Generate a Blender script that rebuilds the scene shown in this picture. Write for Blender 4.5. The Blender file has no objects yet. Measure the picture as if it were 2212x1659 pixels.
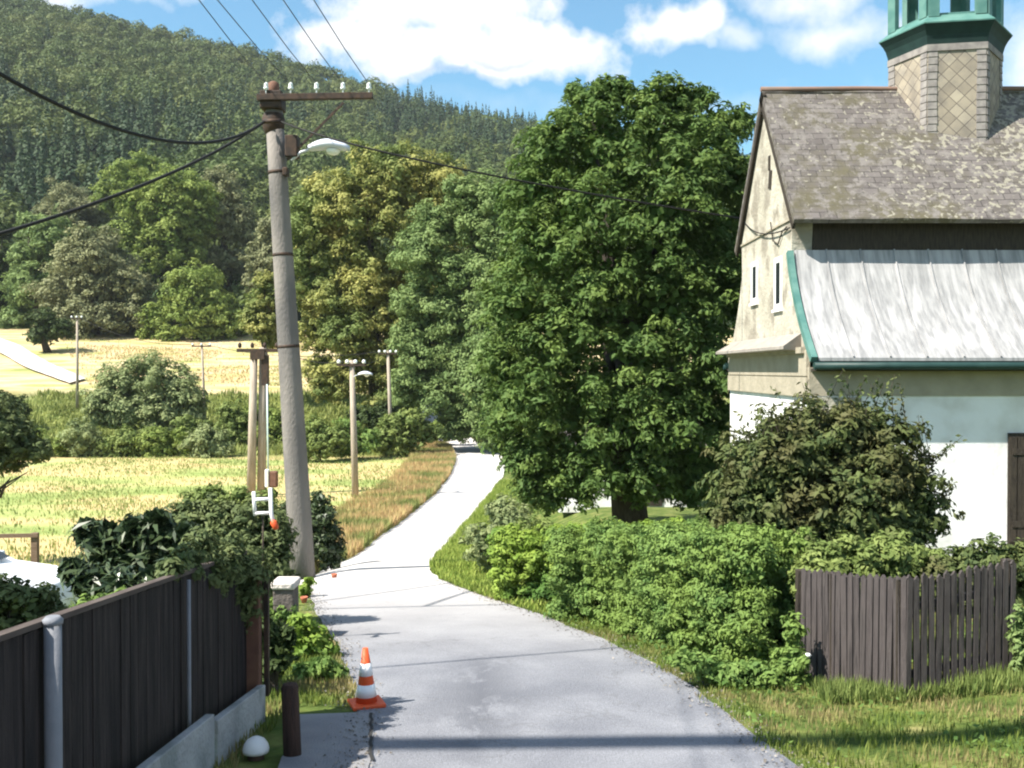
import bpy, math, random
import numpy as np
from mathutils import Vector, Matrix
R = math.radians
rng = np.random.default_rng(7)
random.seed(7)
S = bpy.context.scene
C = S.collection

# ---------------------------------------------------------------- camera, sky, sun, exposure
cam = bpy.data.cameras.new('camera'); cam.lens = 35.16; cam.sensor_width = 36; cam.clip_end = 5000; cam.clip_start = 0.05
camo = bpy.data.objects.new('camera', cam); C.objects.link(camo)
PITCH = -0.78
camo.location = (0, 0, 0); camo.rotation_euler = (R(90 + PITCH), 0, 0); S.camera = camo
SUN_AZ, SUN_EL = 63.0, 50.0        # azimuth of travel away from +Y towards +X, elevation
sd = Vector((math.sin(R(SUN_AZ)) * math.cos(R(SUN_EL)), math.cos(R(SUN_AZ)) * math.cos(R(SUN_EL)), -math.sin(R(SUN_EL))))
sl = bpy.data.lights.new('sun', 'SUN'); sl.energy = 5.0; sl.angle = R(0.53); sl.color = (1.0, 0.94, 0.83)
so = bpy.data.objects.new('sun', sl); C.objects.link(so); so.rotation_euler = sd.to_track_quat('-Z', 'Y').to_euler(); so.location = (-20, -10, 40)
S.view_settings.view_transform = 'Standard'; S.view_settings.look = 'None'
S.view_settings.exposure = 1.28; S.view_settings.gamma = 1.0
S.cycles.max_bounces = 6; S.cycles.diffuse_bounces = 3; S.cycles.transparent_max_bounces = 8
S.cycles.use_denoising = True
S.cycles.filter_width = 2.1

W = bpy.data.worlds.new('World'); S.world = W; W.use_nodes = True
nt = W.node_tree; N = nt.nodes; L = nt.links; N.clear()
def nn(t, **kw):
    n = N.new(t)
    for k, v in kw.items(): setattr(n, k, v)
    return n
out = nn('ShaderNodeOutputWorld'); bg = nn('ShaderNodeBackground'); bg.inputs[1].default_value = 0.052
sky = nn('ShaderNodeTexSky', sky_type='NISHITA'); sky.sun_disc = False
sky.sun_elevation = R(SUN_EL); sky.sun_rotation = R(180 + SUN_AZ); sky.air_density = 1.2; sky.dust_density = 0.3; sky.ozone_density = 1.6
tc = nn('ShaderNodeTexCoord'); sp = nn('ShaderNodeSeparateXYZ'); L.new(tc.outputs['Generated'], sp.inputs[0])
def M(op, a, b=None, c=None, clamp=False):
    n = nn('ShaderNodeMath', operation=op, use_clamp=clamp)
    for i, v in enumerate((a, b, c)):
        if v is None: continue
        if isinstance(v, (int, float)): n.inputs[i].default_value = v
        else: L.new(v, n.inputs[i])
    return n.outputs[0]
yy = M('MAXIMUM', sp.outputs[1], 0.05)
u = M('DIVIDE', sp.outputs[0], yy); v = M('DIVIDE', sp.outputs[2], yy)
nz = nn('ShaderNodeTexNoise'); nz.inputs['Scale'].default_value = 24.0; nz.inputs['Detail'].default_value = 7.0; nz.inputs['Roughness'].default_value = 0.58
L.new(tc.outputs['Generated'], nz.inputs['Vector'])
nf = M('SUBTRACT', nz.outputs['Fac'], 0.5)
nw = nn('ShaderNodeTexNoise'); nw.inputs['Scale'].default_value = 13.0; nw.inputs['Detail'].default_value = 4.0; L.new(tc.outputs['Generated'], nw.inputs['Vector'])
sc = nn('ShaderNodeSeparateColor'); L.new(nw.outputs['Color'], sc.inputs[0])
uw = M('ADD', u, M('MULTIPLY', M('SUBTRACT', sc.outputs[0], .5), .10)); vw = M('ADD', v, M('MULTIPLY', M('SUBTRACT', sc.outputs[1], .5), .07))
def ell(px, py, rx, ry, soft=0.35, gain=1.0, amp=1.7):
    cu, cv = (px - 1106) / 2160, (800 - py) / 2160
    du = M('DIVIDE', M('SUBTRACT', uw, cu), rx / 2160); dv = M('DIVIDE', M('SUBTRACT', vw, cv), ry / 2160)
    l = M('SQRT', M('ADD', M('MULTIPLY', du, du), M('MULTIPLY', dv, dv)))
    l = M('SUBTRACT', M('SUBTRACT', 1.0, l), M('MULTIPLY', nf, -amp))
    return M('MULTIPLY', M('DIVIDE', l, soft, clamp=True), gain)
parts = [ell(930, 10, 300, 120, .5), ell(780, 95, 190, 85, .5), ell(1130, 115, 230, 75, .5), ell(980, 110, 330, 75, .5), ell(1445, 68, 135, 62, .5),
         ell(1730, 20, 170, 62, .9, .9), ell(1810, 85, 200, 62, 1.0, .9), ell(1590, 95, 90, 26, .9, .6),
         ell(150, -15, 380, 60, .9, .98), ell(2240, 130, 150, 150, .9, .8), ell(1500, 225, 900, 40, 2.2, .4)]
m = parts[0]
for p in parts[1:]: m = M('MAXIMUM', m, p)
# unseen clouds elsewhere in the sky, cover widened to whiten the fill light
n2 = nn('ShaderNodeTexNoise'); n2.inputs['Scale'].default_value = 3.2; n2.inputs['Detail'].default_value = 8.0
L.new(tc.outputs['Generated'], n2.inputs['Vector'])
mr = M('DIVIDE', M('SUBTRACT', n2.outputs['Fac'], 0.49), 0.1, clamp=True)
high = M('DIVIDE', M('SUBTRACT', v, 0.45), 0.2, clamp=True); back = M('LESS_THAN', sp.outputs[1], 0.25)
mr = M('MULTIPLY', mr, M('MAXIMUM', high, back))
m = M('MAXIMUM', m, mr)
# soft grey-blue cloud bases
sh = ell(1090, 133, 90, 14, 1.0, .55, 1.2); sh2 = ell(1000, 165, 160, 14, 1.0, .6, 1.2); shm = M('MAXIMUM', sh, sh2)
cc = nn('ShaderNodeMix', data_type='RGBA'); cc.inputs[6].default_value = (9.3, 9.4, 9.7, 1); cc.inputs[7].default_value = (3.6, 4.6, 6.6, 1); L.new(shm, cc.inputs[0])
tint = nn('ShaderNodeMix', data_type='RGBA', blend_type='MULTIPLY'); tint.inputs[0].default_value = 1.0
L.new(sky.outputs[0], tint.inputs[6]); tint.inputs[7].default_value = (0.92, 1.42, 1.52, 1)
mx = nn('ShaderNodeMix', data_type='RGBA'); L.new(m, mx.inputs[0]); L.new(tint.outputs[2], mx.inputs[6]); L.new(cc.outputs[2], mx.inputs[7])
L.new(mx.outputs[2], bg.inputs[0]); L.new(bg.outputs[0], out.inputs[0])

# ---------------------------------------------------------------- photo pixel (2212 wide) -> point at depth d
cp, sp_ = math.cos(R(PITCH)), math.sin(R(PITCH))
def P(px, py, d):
    a, b = (px - 1106) / 2160, (829.5 - py) / 2160
    y = cp - b * sp_; z = b * cp + sp_
    return Vector((a / y * d, d, z / y * d))

# ---------------------------------------------------------------- terrain
PY = [-60, 0, 20, 25, 32, 40, 55, 88, 95, 105, 150, 180, 640, 900, 1600]
PZ = [2.0, -1.9, -4.0, -4.7, -5.6, -6.3, -6.7, -6.5, -5.1, -2.9, 4.2, 9.0, 0, 0, 0]
def sst(t): t = np.clip(t, 0, 1); return t * t * (3 - 2 * t)
def ridge(x):
    return np.interp(x, [-700, -330, -250, -140, -50, 30, 110, 260, 600], [242, 231, 214, 188, 161, 143, 126, 96, 64])
def zt(x, y):
    x = np.asarray(x, float); y = np.asarray(y, float)
    z = sum(np.interp(y + o, PY[:12] , PZ[:12]) for o in (-1.2, -.6, 0, .6, 1.2)) / 5
    t = (y - 180) / (640 - 180)
    h = 9.0 + (ridge(x) - 9.0) * np.clip(t, 0, 1) + 5 * np.sin(x * .021 + y * .013) * sst(t * 3) * sst((1 - t) * 3)
    h = np.where(y > 640, ridge(x) - (y - 640) * .12 - 30 * sst((y - 640) / 200), h)
    z = np.where(y > 180, h, z)
    # garden left of the fence is lower, yard to the right slightly raised
    z = z - 0.45 * sst((-x - 3.0) / 2.5) * sst((y - 7) / 4) * sst((40 - y) / 10)
    z = z + 0.30 * sst((x - 2.6) / 3) * sst((30 - y) / 8)
    z = z + 0.9 * sst((x - 0.5) / 3.0) * sst((y - 24) / 10) * sst((70 - y) / 20)
    z = z + 0.45 * np.sin(x * .06 + 1) * np.sin(y * .05) * sst((y - 95) / 30)
    return z
def Z(x, y): return float(zt(x, y))
def G(px, py):
    a = P(px, py, 1.0); d = 3.0
    while d < 400:
        if a.z * d < Z(a.x * d, d): break
        d *= 1.01
    lo, hi = d / 1.01, d
    for _ in range(20):
        mid = (lo + hi) / 2
        if a.z * mid < Z(a.x * mid, mid): hi = mid
        else: lo = mid
    return Vector((a.x * hi, hi, a.z * hi))

# ---------------------------------------------------------------- materials
def mat(name, base, rough=0.8, var=None, scale=5.0, bump=0.0, bscale=30.0, metallic=0.0, detail=6.0, stretch=None, spec=0.3, var2=None, scale2=1.0):
    m = bpy.data.materials.new(name); m.use_nodes = True
    t = m.node_tree; n = t.nodes; l = t.links; b = n['Principled BSDF']
    b.inputs['Roughness'].default_value = rough; b.inputs['Metallic'].default_value = metallic; b.inputs['Specular IOR Level'].default_value = spec
    c = (*base, 1); b.inputs['Base Color'].default_value = c
    co = n.new('ShaderNodeTexCoord'); mp = n.new('ShaderNodeMapping'); l.new(co.outputs['Object'], mp.inputs[0])
    if stretch: mp.inputs['Scale'].default_value = stretch
    src = None
    if var:
        z = n.new('ShaderNodeTexNoise'); z.inputs['Scale'].default_value = scale; z.inputs['Detail'].default_value = detail; l.new(mp.outputs[0], z.inputs['Vector'])
        r = n.new('ShaderNodeValToRGB'); r.color_ramp.elements[0].position = .35; r.color_ramp.elements[1].position = .65
        r.color_ramp.elements[0].color = c; r.color_ramp.elements[1].color = (*var, 1); l.new(z.outputs['Fac'], r.inputs[0]); src = r.outputs[0]
        if var2:
            z2 = n.new('ShaderNodeTexNoise'); z2.inputs['Scale'].default_value = scale2; z2.inputs['Detail'].default_value = 8; l.new(mp.outputs[0], z2.inputs['Vector'])
            r2 = n.new('ShaderNodeValToRGB'); r2.color_ramp.elements[0].position = .48; r2.color_ramp.elements[1].position = .62; l.new(z2.outputs['Fac'], r2.inputs[0])
            x = n.new('ShaderNodeMix'); x.data_type = 'RGBA'; l.new(r2.outputs[0], x.inputs[0]); l.new(src, x.inputs[6]); x.inputs[7].default_value = (*var2, 1); src = x.outputs[2]
        l.new(src, b.inputs['Base Color'])
    if bump:
        z = n.new('ShaderNodeTexNoise'); z.inputs['Scale'].default_value = bscale; z.inputs['Detail'].default_value = 5; l.new(mp.outputs[0], z.inputs['Vector'])
        bp = n.new('ShaderNodeBump'); bp.inputs['Strength'].default_value = bump; bp.inputs['Distance'].default_value = 0.05; l.new(z.outputs['Fac'], bp.inputs['Height']); l.new(bp.outputs[0], b.inputs['Normal'])
    m['src'] = 1
    return m
def leafmat(name, c0, c1, trans=0.3, rough=0.55, patch=None, pscale=0.4):
    """colour varies leaf by leaf (attribute v) between c0 and c1"""
    m = bpy.data.materials.new(name); m.use_nodes = True
    t = m.node_tree; n = t.nodes; l = t.links; b = n['Principled BSDF']; o = n['Material Output']
    at = n.new('ShaderNodeAttribute'); at.attribute_name = 'v'
    x = n.new('ShaderNodeMix'); x.data_type = 'RGBA'; l.new(at.outputs['Fac'], x.inputs[0]); x.inputs[6].default_value = (*c0, 1); x.inputs[7].default_value = (*c1, 1)
    src = x.outputs[2]
    if patch:
        co = n.new('ShaderNodeTexCoord'); z = n.new('ShaderNodeTexNoise'); z.inputs['Scale'].default_value = pscale; z.inputs['Detail'].default_value = 3; l.new(co.outputs['Object'], z.inputs['Vector'])
        r = n.new('ShaderNodeValToRGB'); r.color_ramp.elements[0].position = .45; r.color_ramp.elements[1].position = .6; l.new(z.outputs['Fac'], r.inputs[0])
        y = n.new('ShaderNodeMix'); y.data_type = 'RGBA'; l.new(r.outputs[0], y.inputs[0]); l.new(src, y.inputs[6]); y.inputs[7].default_value = (*patch, 1); src = y.outputs[2]
    l.new(src, b.inputs['Base Color']); b.inputs['Roughness'].default_value = max(rough, .62) if rough > .4 else rough; b.inputs['Specular IOR Level'].default_value = 0.14 if rough > .4 else .35
    tr = n.new('ShaderNodeBsdfTranslucent'); l.new(src, tr.inputs['Color'])
    ms = n.new('ShaderNodeMixShader'); ms.inputs[0].default_value = trans; l.new(b.outputs[0], ms.inputs[1]); l.new(tr.outputs[0], ms.inputs[2]); l.new(ms.outputs[0], o.inputs[0])
    return m

# ---------------------------------------------------------------- mesh helpers
def link(name, me, material=None, parent=None):
    o = bpy.data.objects.new(name, me); C.objects.link(o)
    if material: me.materials.append(material)
    if parent is not None: o.parent = parent
    return o
class MB:
    def __init__(s): s.v = []; s.f = []; s.sm = []
    def add(s, vs, fs, smooth=False):
        k = len(s.v); s.v += [tuple(p) for p in vs]; s.f += [tuple(i + k for i in f) for f in fs]; s.sm += [smooth] * len(fs); return s
    def box(s, c, d, rot=None):
        x, y, z = (q / 2 for q in d); pts = [Vector((a * x, b * y, e * z)) for a in (-1, 1) for b in (-1, 1) for e in (-1, 1)]
        if rot is not None: pts = [rot @ p for p in pts]
        pts = [p + Vector(c) for p in pts]
        return s.add(pts, [(0, 1, 3, 2), (4, 6, 7, 5), (0, 4, 5, 1), (2, 3, 7, 6), (0, 2, 6, 4), (1, 5, 7, 3)])
    def bar(s, a, b, w, h):
        a, b = Vector(a), Vector(b); d = b - a; q = d.to_track_quat('Y', 'Z').to_matrix()
        return s.box((a + b) / 2, (w, d.length, h), q)
    def tube(s, pts, rad, n=8, cap=True):
        pts = [Vector(p) for p in pts]; rad = rad if hasattr(rad, '__len__') else [rad] * len(pts); vs = []; fs = []
        for i, p in enumerate(pts):
            d = (pts[min(i + 1, len(pts) - 1)] - pts[max(i - 1, 0)]).normalized()
            a = d.orthogonal().normalized() if i == 0 else (s._a - d * s._a.dot(d)).normalized(); s._a = a; b = d.cross(a)
            for k in range(n):
                t = 2 * math.pi * k / n; vs.append(p + (a * math.cos(t) + b * math.sin(t)) * rad[i])
        for i in range(len(pts) - 1):
            for k in range(n):
                fs.append((i * n + k, i * n + (k + 1) % n, (i + 1) * n + (k + 1) % n, (i + 1) * n + k))
        s.add(vs, fs, True)
        if cap: k0 = len(s.v) - len(vs); s.f += [tuple(k0 + n - 1 - k for k in range(n)), tuple(k0 + (len(pts) - 1) * n + k for k in range(n))]; s.sm += [False, False]
        return s
    def lathe(s, c, prof, n=20, rot=0, smooth=True, sq=None):
        vs = []; fs = []
        for r, z in prof:
            for k in range(n): t = 2 * math.pi * (k + rot) / n; vs.append((c[0] + r * math.cos(t), c[1] + r * math.sin(t), c[2] + z))
        for i in range(len(prof) - 1):
            for k in range(n): fs.append((i * n + k, i * n + (k + 1) % n, (i + 1) * n + (k + 1) % n, (i + 1) * n + k))
        fs.append(tuple(range(n - 1, -1, -1))); fs.append(tuple((len(prof) - 1) * n + k for k in range(n)))
        s.add(vs, fs, smooth); s.sm[-1] = s.sm[-2] = False; return s
    def prism(s, poly, vec):
        n = len(poly); a = [Vector(p) for p in poly]; vec = Vector(vec)
        return s.add(a + [p + vec for p in a], [tuple(range(n - 1, -1, -1)), tuple(range(n, 2 * n))] + [(i, (i + 1) % n, n + (i + 1) % n, n + i) for i in range(n)])
    def build(s, name, material, parent=None, bevel=0.0):
        me = bpy.data.meshes.new(name); me.from_pydata(s.v, [], s.f); me.polygons.foreach_set('use_smooth', s.sm); me.update()
        o = link(name, me, material, parent)
        if bevel: b = o.modifiers.new('bevel', 'BEVEL'); b.width = bevel; b.segments = 2
        return o
def tag(o, label=None, cat=None, group=None, kind=None):
    if label: o['label'] = label
    if cat: o['category'] = cat
    if group: o['group'] = group
    if kind: o['kind'] = kind
    return o
def empty(name, loc, label, cat, group=None):
    o = bpy.data.objects.new(name, None); C.objects.link(o); o.location = loc; o.empty_display_size = .2
    o['_l'] = 1; del o['_l']
    return tag(o, label, cat, group)
def quads(name, pos, uu, vv, val, material, parent=None, bend=0.0):
    """pos Nx3, uu/vv half-axes Nx3; makes diamond leaves with attribute v"""
    n = len(pos)
    nrm = np.cross(uu, vv); nrm /= (np.linalg.norm(nrm, axis=1, keepdims=True) + 1e-9)
    ln = np.linalg.norm(vv, axis=1, keepdims=True)
    V = np.stack([pos - vv, pos + uu * 1.0 + nrm * ln * bend - vv * .1, pos + vv, pos - uu * 1.0 + nrm * ln * bend - vv * .1], 1).reshape(-1, 3)
    me = bpy.data.meshes.new(name); me.vertices.add(4 * n); me.vertices.foreach_set('co', V.astype(np.float32).ravel())
    me.loops.add(4 * n); me.loops.foreach_set('vertex_index', np.arange(4 * n, dtype=np.int32))
    me.polygons.add(n); me.polygons.foreach_set('loop_start', np.arange(0, 4 * n, 4, dtype=np.int32)); me.polygons.foreach_set('loop_total', np.full(n, 4, dtype=np.int32))
    a = me.attributes.new('v', 'FLOAT', 'FACE'); a.data.foreach_set('value', val.astype(np.float32))
    me.update(); me.validate()
    return link(name, me, material, parent)
def unit(n):
    a = rng.normal(size=(n, 3)); return a / np.linalg.norm(a, axis=1, keepdims=True)
def norm(a): return a / (np.linalg.norm(a, axis=1, keepdims=True) + 1e-9)
NL = [0]
def foliage(name, lobes, size, material, parent=None, per=1.0, clump=0.42, droop=0.25, upb=0.5, aspect=.45, ncl=7.0, jag=.15, minz=None, core=True, flat=.6):
    """leaf clumps spread over and through a set of ellipsoid lobes (cx,cy,cz,rx,ry,rz)"""
    Ls = np.array([list(l) + [l[3]] * (6 - len(l)) if len(l) < 6 else l for l in lobes], float)
    PP, NN, VV = [], [], []
    for i, l in enumerate(Ls):
        c, r = l[:3], l[3:6]; rm = (r[0] * r[1] * r[2]) ** (1 / 3)
        cr = max(clump * rm, size * 1.3)
        nc = int(max(8, ncl * (rm / cr) ** 2))
        d = unit(nc); rad = rng.uniform(.72, 1.02, (nc, 1)) * (1 + rng.normal(0, jag, (nc, 1)))
        cc = c + d * r * rad
        keep = np.ones(nc, bool)
        for j, k in enumerate(Ls):
            if j != i: keep &= (np.linalg.norm((cc - k[:3]) / k[3:6], axis=1) > .62)
        cc, d = cc[keep], d[keep]; nc = len(cc)
        if nc == 0: continue
        nl = max(5, int(per * 4.2 * (cr / size) ** 2))
        cv = rng.uniform(0, 1, nc)
        o = unit(nc * nl) * (rng.uniform(.35, 1.0, (nc * nl, 1))) * cr
        o[:, 2] *= flat
        base = np.repeat(cc, nl, 0); dn = np.repeat(d, nl, 0)
        p = base + o; p[:, 2] -= droop * cr * (np.linalg.norm(o[:, :2], axis=1) / cr) ** 2
        nrm = norm(norm(o) * .7 + dn * .5 + np.array([0, 0, upb]) + rng.normal(0, .38, p.shape))
        PP.append(p); NN.append(nrm); VV.append(np.clip(np.repeat(cv, nl) * .65 + rng.uniform(0, .35, nc * nl), 0, 1))
        if core:
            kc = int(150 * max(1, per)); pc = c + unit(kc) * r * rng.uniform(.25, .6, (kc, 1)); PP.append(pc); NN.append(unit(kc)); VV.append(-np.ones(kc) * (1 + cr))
    p = np.concatenate(PP); nrm = np.concatenate(NN); v = np.concatenate(VV)
    if minz is not None:
        k = p[:, 2] > (minz(p[:, 0], p[:, 1]) if callable(minz) else minz); p, nrm, v = p[k], nrm[k], v[k]
    NL[0] += len(p)
    t = norm(np.cross(nrm, unit(len(p)))); b = np.cross(nrm, t)
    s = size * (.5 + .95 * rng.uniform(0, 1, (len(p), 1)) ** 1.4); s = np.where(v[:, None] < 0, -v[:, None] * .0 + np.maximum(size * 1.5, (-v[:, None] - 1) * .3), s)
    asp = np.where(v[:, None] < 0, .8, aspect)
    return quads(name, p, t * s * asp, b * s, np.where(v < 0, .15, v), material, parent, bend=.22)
def limbs(base, tips, r0, parent, material, name='trunk', bend=.15):
    m = MB(); base = Vector(base)
    zc = min(t[2] for t in tips); top = Vector(tips[0])
    for i, t in enumerate(tips):
        t = Vector(t); k = random.uniform(.25, .6) if i else 1.0
        if i == 0: pts = [base, base.lerp(t, .35) + Vector((random.uniform(-1, 1), random.uniform(-1, 1), 0)) * bend * r0 * 3, base.lerp(t, .7), t]; rr = [r0 * 1.25, r0 * .85, r0 * .5, r0 * .15]
        else:
            s0 = base.lerp(top, k); pts = [s0, s0.lerp(t, .5) + Vector((0, 0, (t - s0).length * .1)), t]; rr = [r0 * .45, r0 * .25, r0 * .06]
        m.tube(pts, rr, 8)
    return m.build(name, material, parent)
bark = mat('bark', (.035, .028, .022), .9, (.07, .056, .044), 6, bump=.6, bscale=20, stretch=(3, 3, 1))
def plant(name, label, cat, base, lobes, size, material, group=None, r0=.12, ntip=7, minz=None, **kw):
    e = empty(name, base, label, cat, group)
    off = Vector(base); ls = [(l[0] - off.x, l[1] - off.y, l[2] - off.z) + tuple(l[3:] if len(l) > 4 else (l[3],) * 3) for l in lobes]
    mz = None if minz is None else minz - off.z
    foliage('crown', ls, size, material, e, minz=mz, **kw)
    ords = sorted(ls, key=lambda q: -q[2]); tips = [ords[0][:3]] + [random.choice(ls)[:3] for _ in range(ntip)]
    tips = [tips[0]] + [(t_[0] * .78, t_[1] * .78, t_[2]) for t_ in tips[1:]]
    limbs((0, 0, -.25), tips, r0, e, bark, 'trunk')
    return e
def blob(pxs, d, sy=1.0, mirror=True, dj=.25):
    """circles seen in the photo -> lobes with real depth"""
    o = []
    for q in pxs:
        px, py, r = q[:3]; ry = q[3] if len(q) > 3 else r
        dd = d + random.uniform(-1, 1) * dj * r / 2160 * d; c = P(px, py, dd); rr = r / 2160 * d; rz = ry / 2160 * d
        o.append((c.x, c.y, c.z, rr, rr * sy, rz))
    return o

# ================================================================ GROUND
xs = np.unique(np.concatenate([np.arange(-12, 12.01, .4), np.arange(-60, 60.1, 2.5), np.linspace(-900, 900, 121)]))
ys = np.unique(np.concatenate([np.arange(-8, 30, .4), np.arange(30, 110, 1.0), np.arange(-60, -8, 4), np.arange(110, 200, 3), np.linspace(200, 1500, 150)]))
X, Y = np.meshgrid(xs, ys); ZZ = zt(X, Y)
me = bpy.data.meshes.new('ground'); nx, ny = len(xs), len(ys)
idx = np.arange(nx * ny).reshape(ny, nx)
F = np.stack([idx[:-1, :-1], idx[:-1, 1:], idx[1:, 1:], idx[1:, :-1]], -1).reshape(-1, 4)
me.vertices.add(nx * ny); me.vertices.foreach_set('co', np.stack([X, Y, ZZ], -1).astype(np.float32).ravel())
me.loops.add(F.size); me.loops.foreach_set('vertex_index', F.astype(np.int32).ravel()); me.polygons.add(len(F))
me.polygons.foreach_set('loop_start', np.arange(0, F.size, 4, dtype=np.int32)); me.polygons.foreach_set('loop_total', np.full(len(F), 4, np.int32)); me.polygons.foreach_set('use_smooth', np.ones(len(F), bool)); me.update(); me.validate()
gm = bpy.data.materials.new('ground_mat'); gm.use_nodes = True
def ground_nodes():
    t = gm.node_tree; n = t.nodes; l = t.links; b = n['Principled BSDF']; b.inputs['Roughness'].default_value = .95; b.inputs['Specular IOR Level'].default_value = .1
    co = n.new('ShaderNodeTexCoord'); se = n.new('ShaderNodeSeparateXYZ'); l.new(co.outputs['Object'], se.inputs[0])
    def noise(s, d=6, st=None):
        z = n.new('ShaderNodeTexNoise'); z.inputs['Scale'].default_value = s; z.inputs['Detail'].default_value = d
        if st: mp = n.new('ShaderNodeMapping'); mp.inputs['Scale'].default_value = st; l.new(co.outputs['Object'], mp.inputs[0]); l.new(mp.outputs[0], z.inputs[0])
        else: l.new(co.outputs['Object'], z.inputs[0])
        return z.outputs['Fac']
    def ramp(src, els):
        r = n.new('ShaderNodeValToRGB'); e = r.color_ramp.elements
        e[0].position, e[0].color = els[0][0], (*els[0][1], 1); e[1].position, e[1].color = els[-1][0], (*els[-1][1], 1)
        for p, c in els[1:-1]: q = e.new(p); q.color = (*c, 1)
        l.new(src, r.inputs[0]); return r.outputs[0]
    def mixc(f, a, b_):
        x = n.new('ShaderNodeMix'); x.data_type = 'RGBA'; l.new(f, x.inputs[0]); l.new(a, x.inputs[6]); l.new(b_, x.inputs[7]); return x.outputs[2]
    def mm(op, a, b_, cl=True):
        x = n.new('ShaderNodeMath'); x.operation = op; x.use_clamp = cl
        for i, q in enumerate((a, b_)):
            if isinstance(q, (int, float)): x.inputs[i].default_value = q
            else: l.new(q, x.inputs[i])
        return x.outputs[0]
    def step(src, a, b_, wob=0.0):
        if wob: src = mm('ADD', src, mm('MULTIPLY', mm('SUBTRACT', noise(.12, 4), .5, False), wob, False), False)
        return mm('DIVIDE', mm('SUBTRACT', src, a, False), b_ - a)
    near = ramp(noise(2.2, 8), [(.3, (.045, .075, .018)), (.5, (.09, .125, .03)), (.62, (.15, .165, .05)), (.75, (.22, .19, .09))])
    field = ramp(noise(.11, 8, (1, 2.2, 1)), [(.3, (.20, .26, .08)), (.45, (.32, .35, .13)), (.56, (.50, .37, .19)), (.7, (.38, .38, .15))])
    upper = ramp(noise(.16, 9, (.6, 1.6, 1)), [(.33, (.22, .25, .08)), (.43, (.38, .35, .15)), (.5, (.48, .36, .20)), (.57, (.52, .43, .27)), (.66, (.28, .29, .11))])
    scrub = ramp(noise(.5, 6), [(.3, (.07, .10, .025)), (.7, (.17, .19, .05))])
    wood = ramp(noise(.3, 5), [(.3, (.012, .022, .010)), (.7, (.03, .045, .016))])
    y_ = se.outputs[1]; x_ = se.outputs[0]
    c = mixc(mm('MULTIPLY', step(y_, 24, 30, 3), mm('SUBTRACT', 1.0, step(x_, -2.5, -.5))), near, field)
    c = mixc(step(y_, 74, 78, 4), c, scrub)
    c = mixc(step(y_, 104, 110, 8), c, upper)
    c = mixc(step(y_, 160, 172, 10), c, wood)
    fine = ramp(noise(9, 5), [(.3, (.75, .75, .75)), (.7, (1.2, 1.2, 1.2))])
    x = n.new('ShaderNodeMix'); x.data_type = 'RGBA'; x.blend_type = 'MULTIPLY'; x.inputs[0].default_value = 1; l.new(c, x.inputs[6]); l.new(fine, x.inputs[7])
    l.new(x.outputs[2], b.inputs['Base Color'])
    bp = n.new('ShaderNodeBump'); bp.inputs['Strength'].default_value = .5; bp.inputs['Distance'].default_value = .1; l.new(noise(5, 6), bp.inputs['Height']); l.new(bp.outputs[0], b.inputs['Normal'])
ground_nodes()
tag(link('ground', me, gm), kind='structure')

def ribbon(name, Lp, Rp, up, material, sub=10, cols=10):
    """strip between two edge polylines (ground points), laid on the terrain"""
    def res(pts, k):
        d = [0]; 
        for a, b in zip(pts, pts[1:]): d.append(d[-1] + (b - a).length)
        t = np.linspace(0, d[-1], k); return np.stack([np.interp(t, d, [p[i] for p in pts]) for i in range(2)], 1)
    def smooth(a):
        for _ in range(6): a[1:-1] = (a[:-2] + 2 * a[1:-1] + a[2:]) / 4
        return a
    k = sub * max(len(Lp), len(Rp))
    vs, fs = [], []
    La, Ra = smooth(res(Lp, k)), smooth(res(Rp, k))
    jl, jr = rng.normal(0, .03, La.shape), rng.normal(0, .03, Ra.shape); La += jl; Ra += jr
    for i in range(k):
        for j in range(cols + 1):
            q = La[i] * (1 - j / cols) + Ra[i] * (j / cols); u_ = up * (1 + q[1] / 25 if q[1] > 12 else 1.0)
            vs.append((q[0], q[1], Z(q[0], q[1]) + u_))
    for i in range(k - 1):
        for j in range(cols): a = i * (cols + 1) + j; fs.append((a, a + 1, a + cols + 2, a + cols + 1))
    # edge skirt
    m = MB(); m.add(vs, fs, True); o = m.build(name, material); return tag(o, kind='structure'), La, Ra
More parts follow.
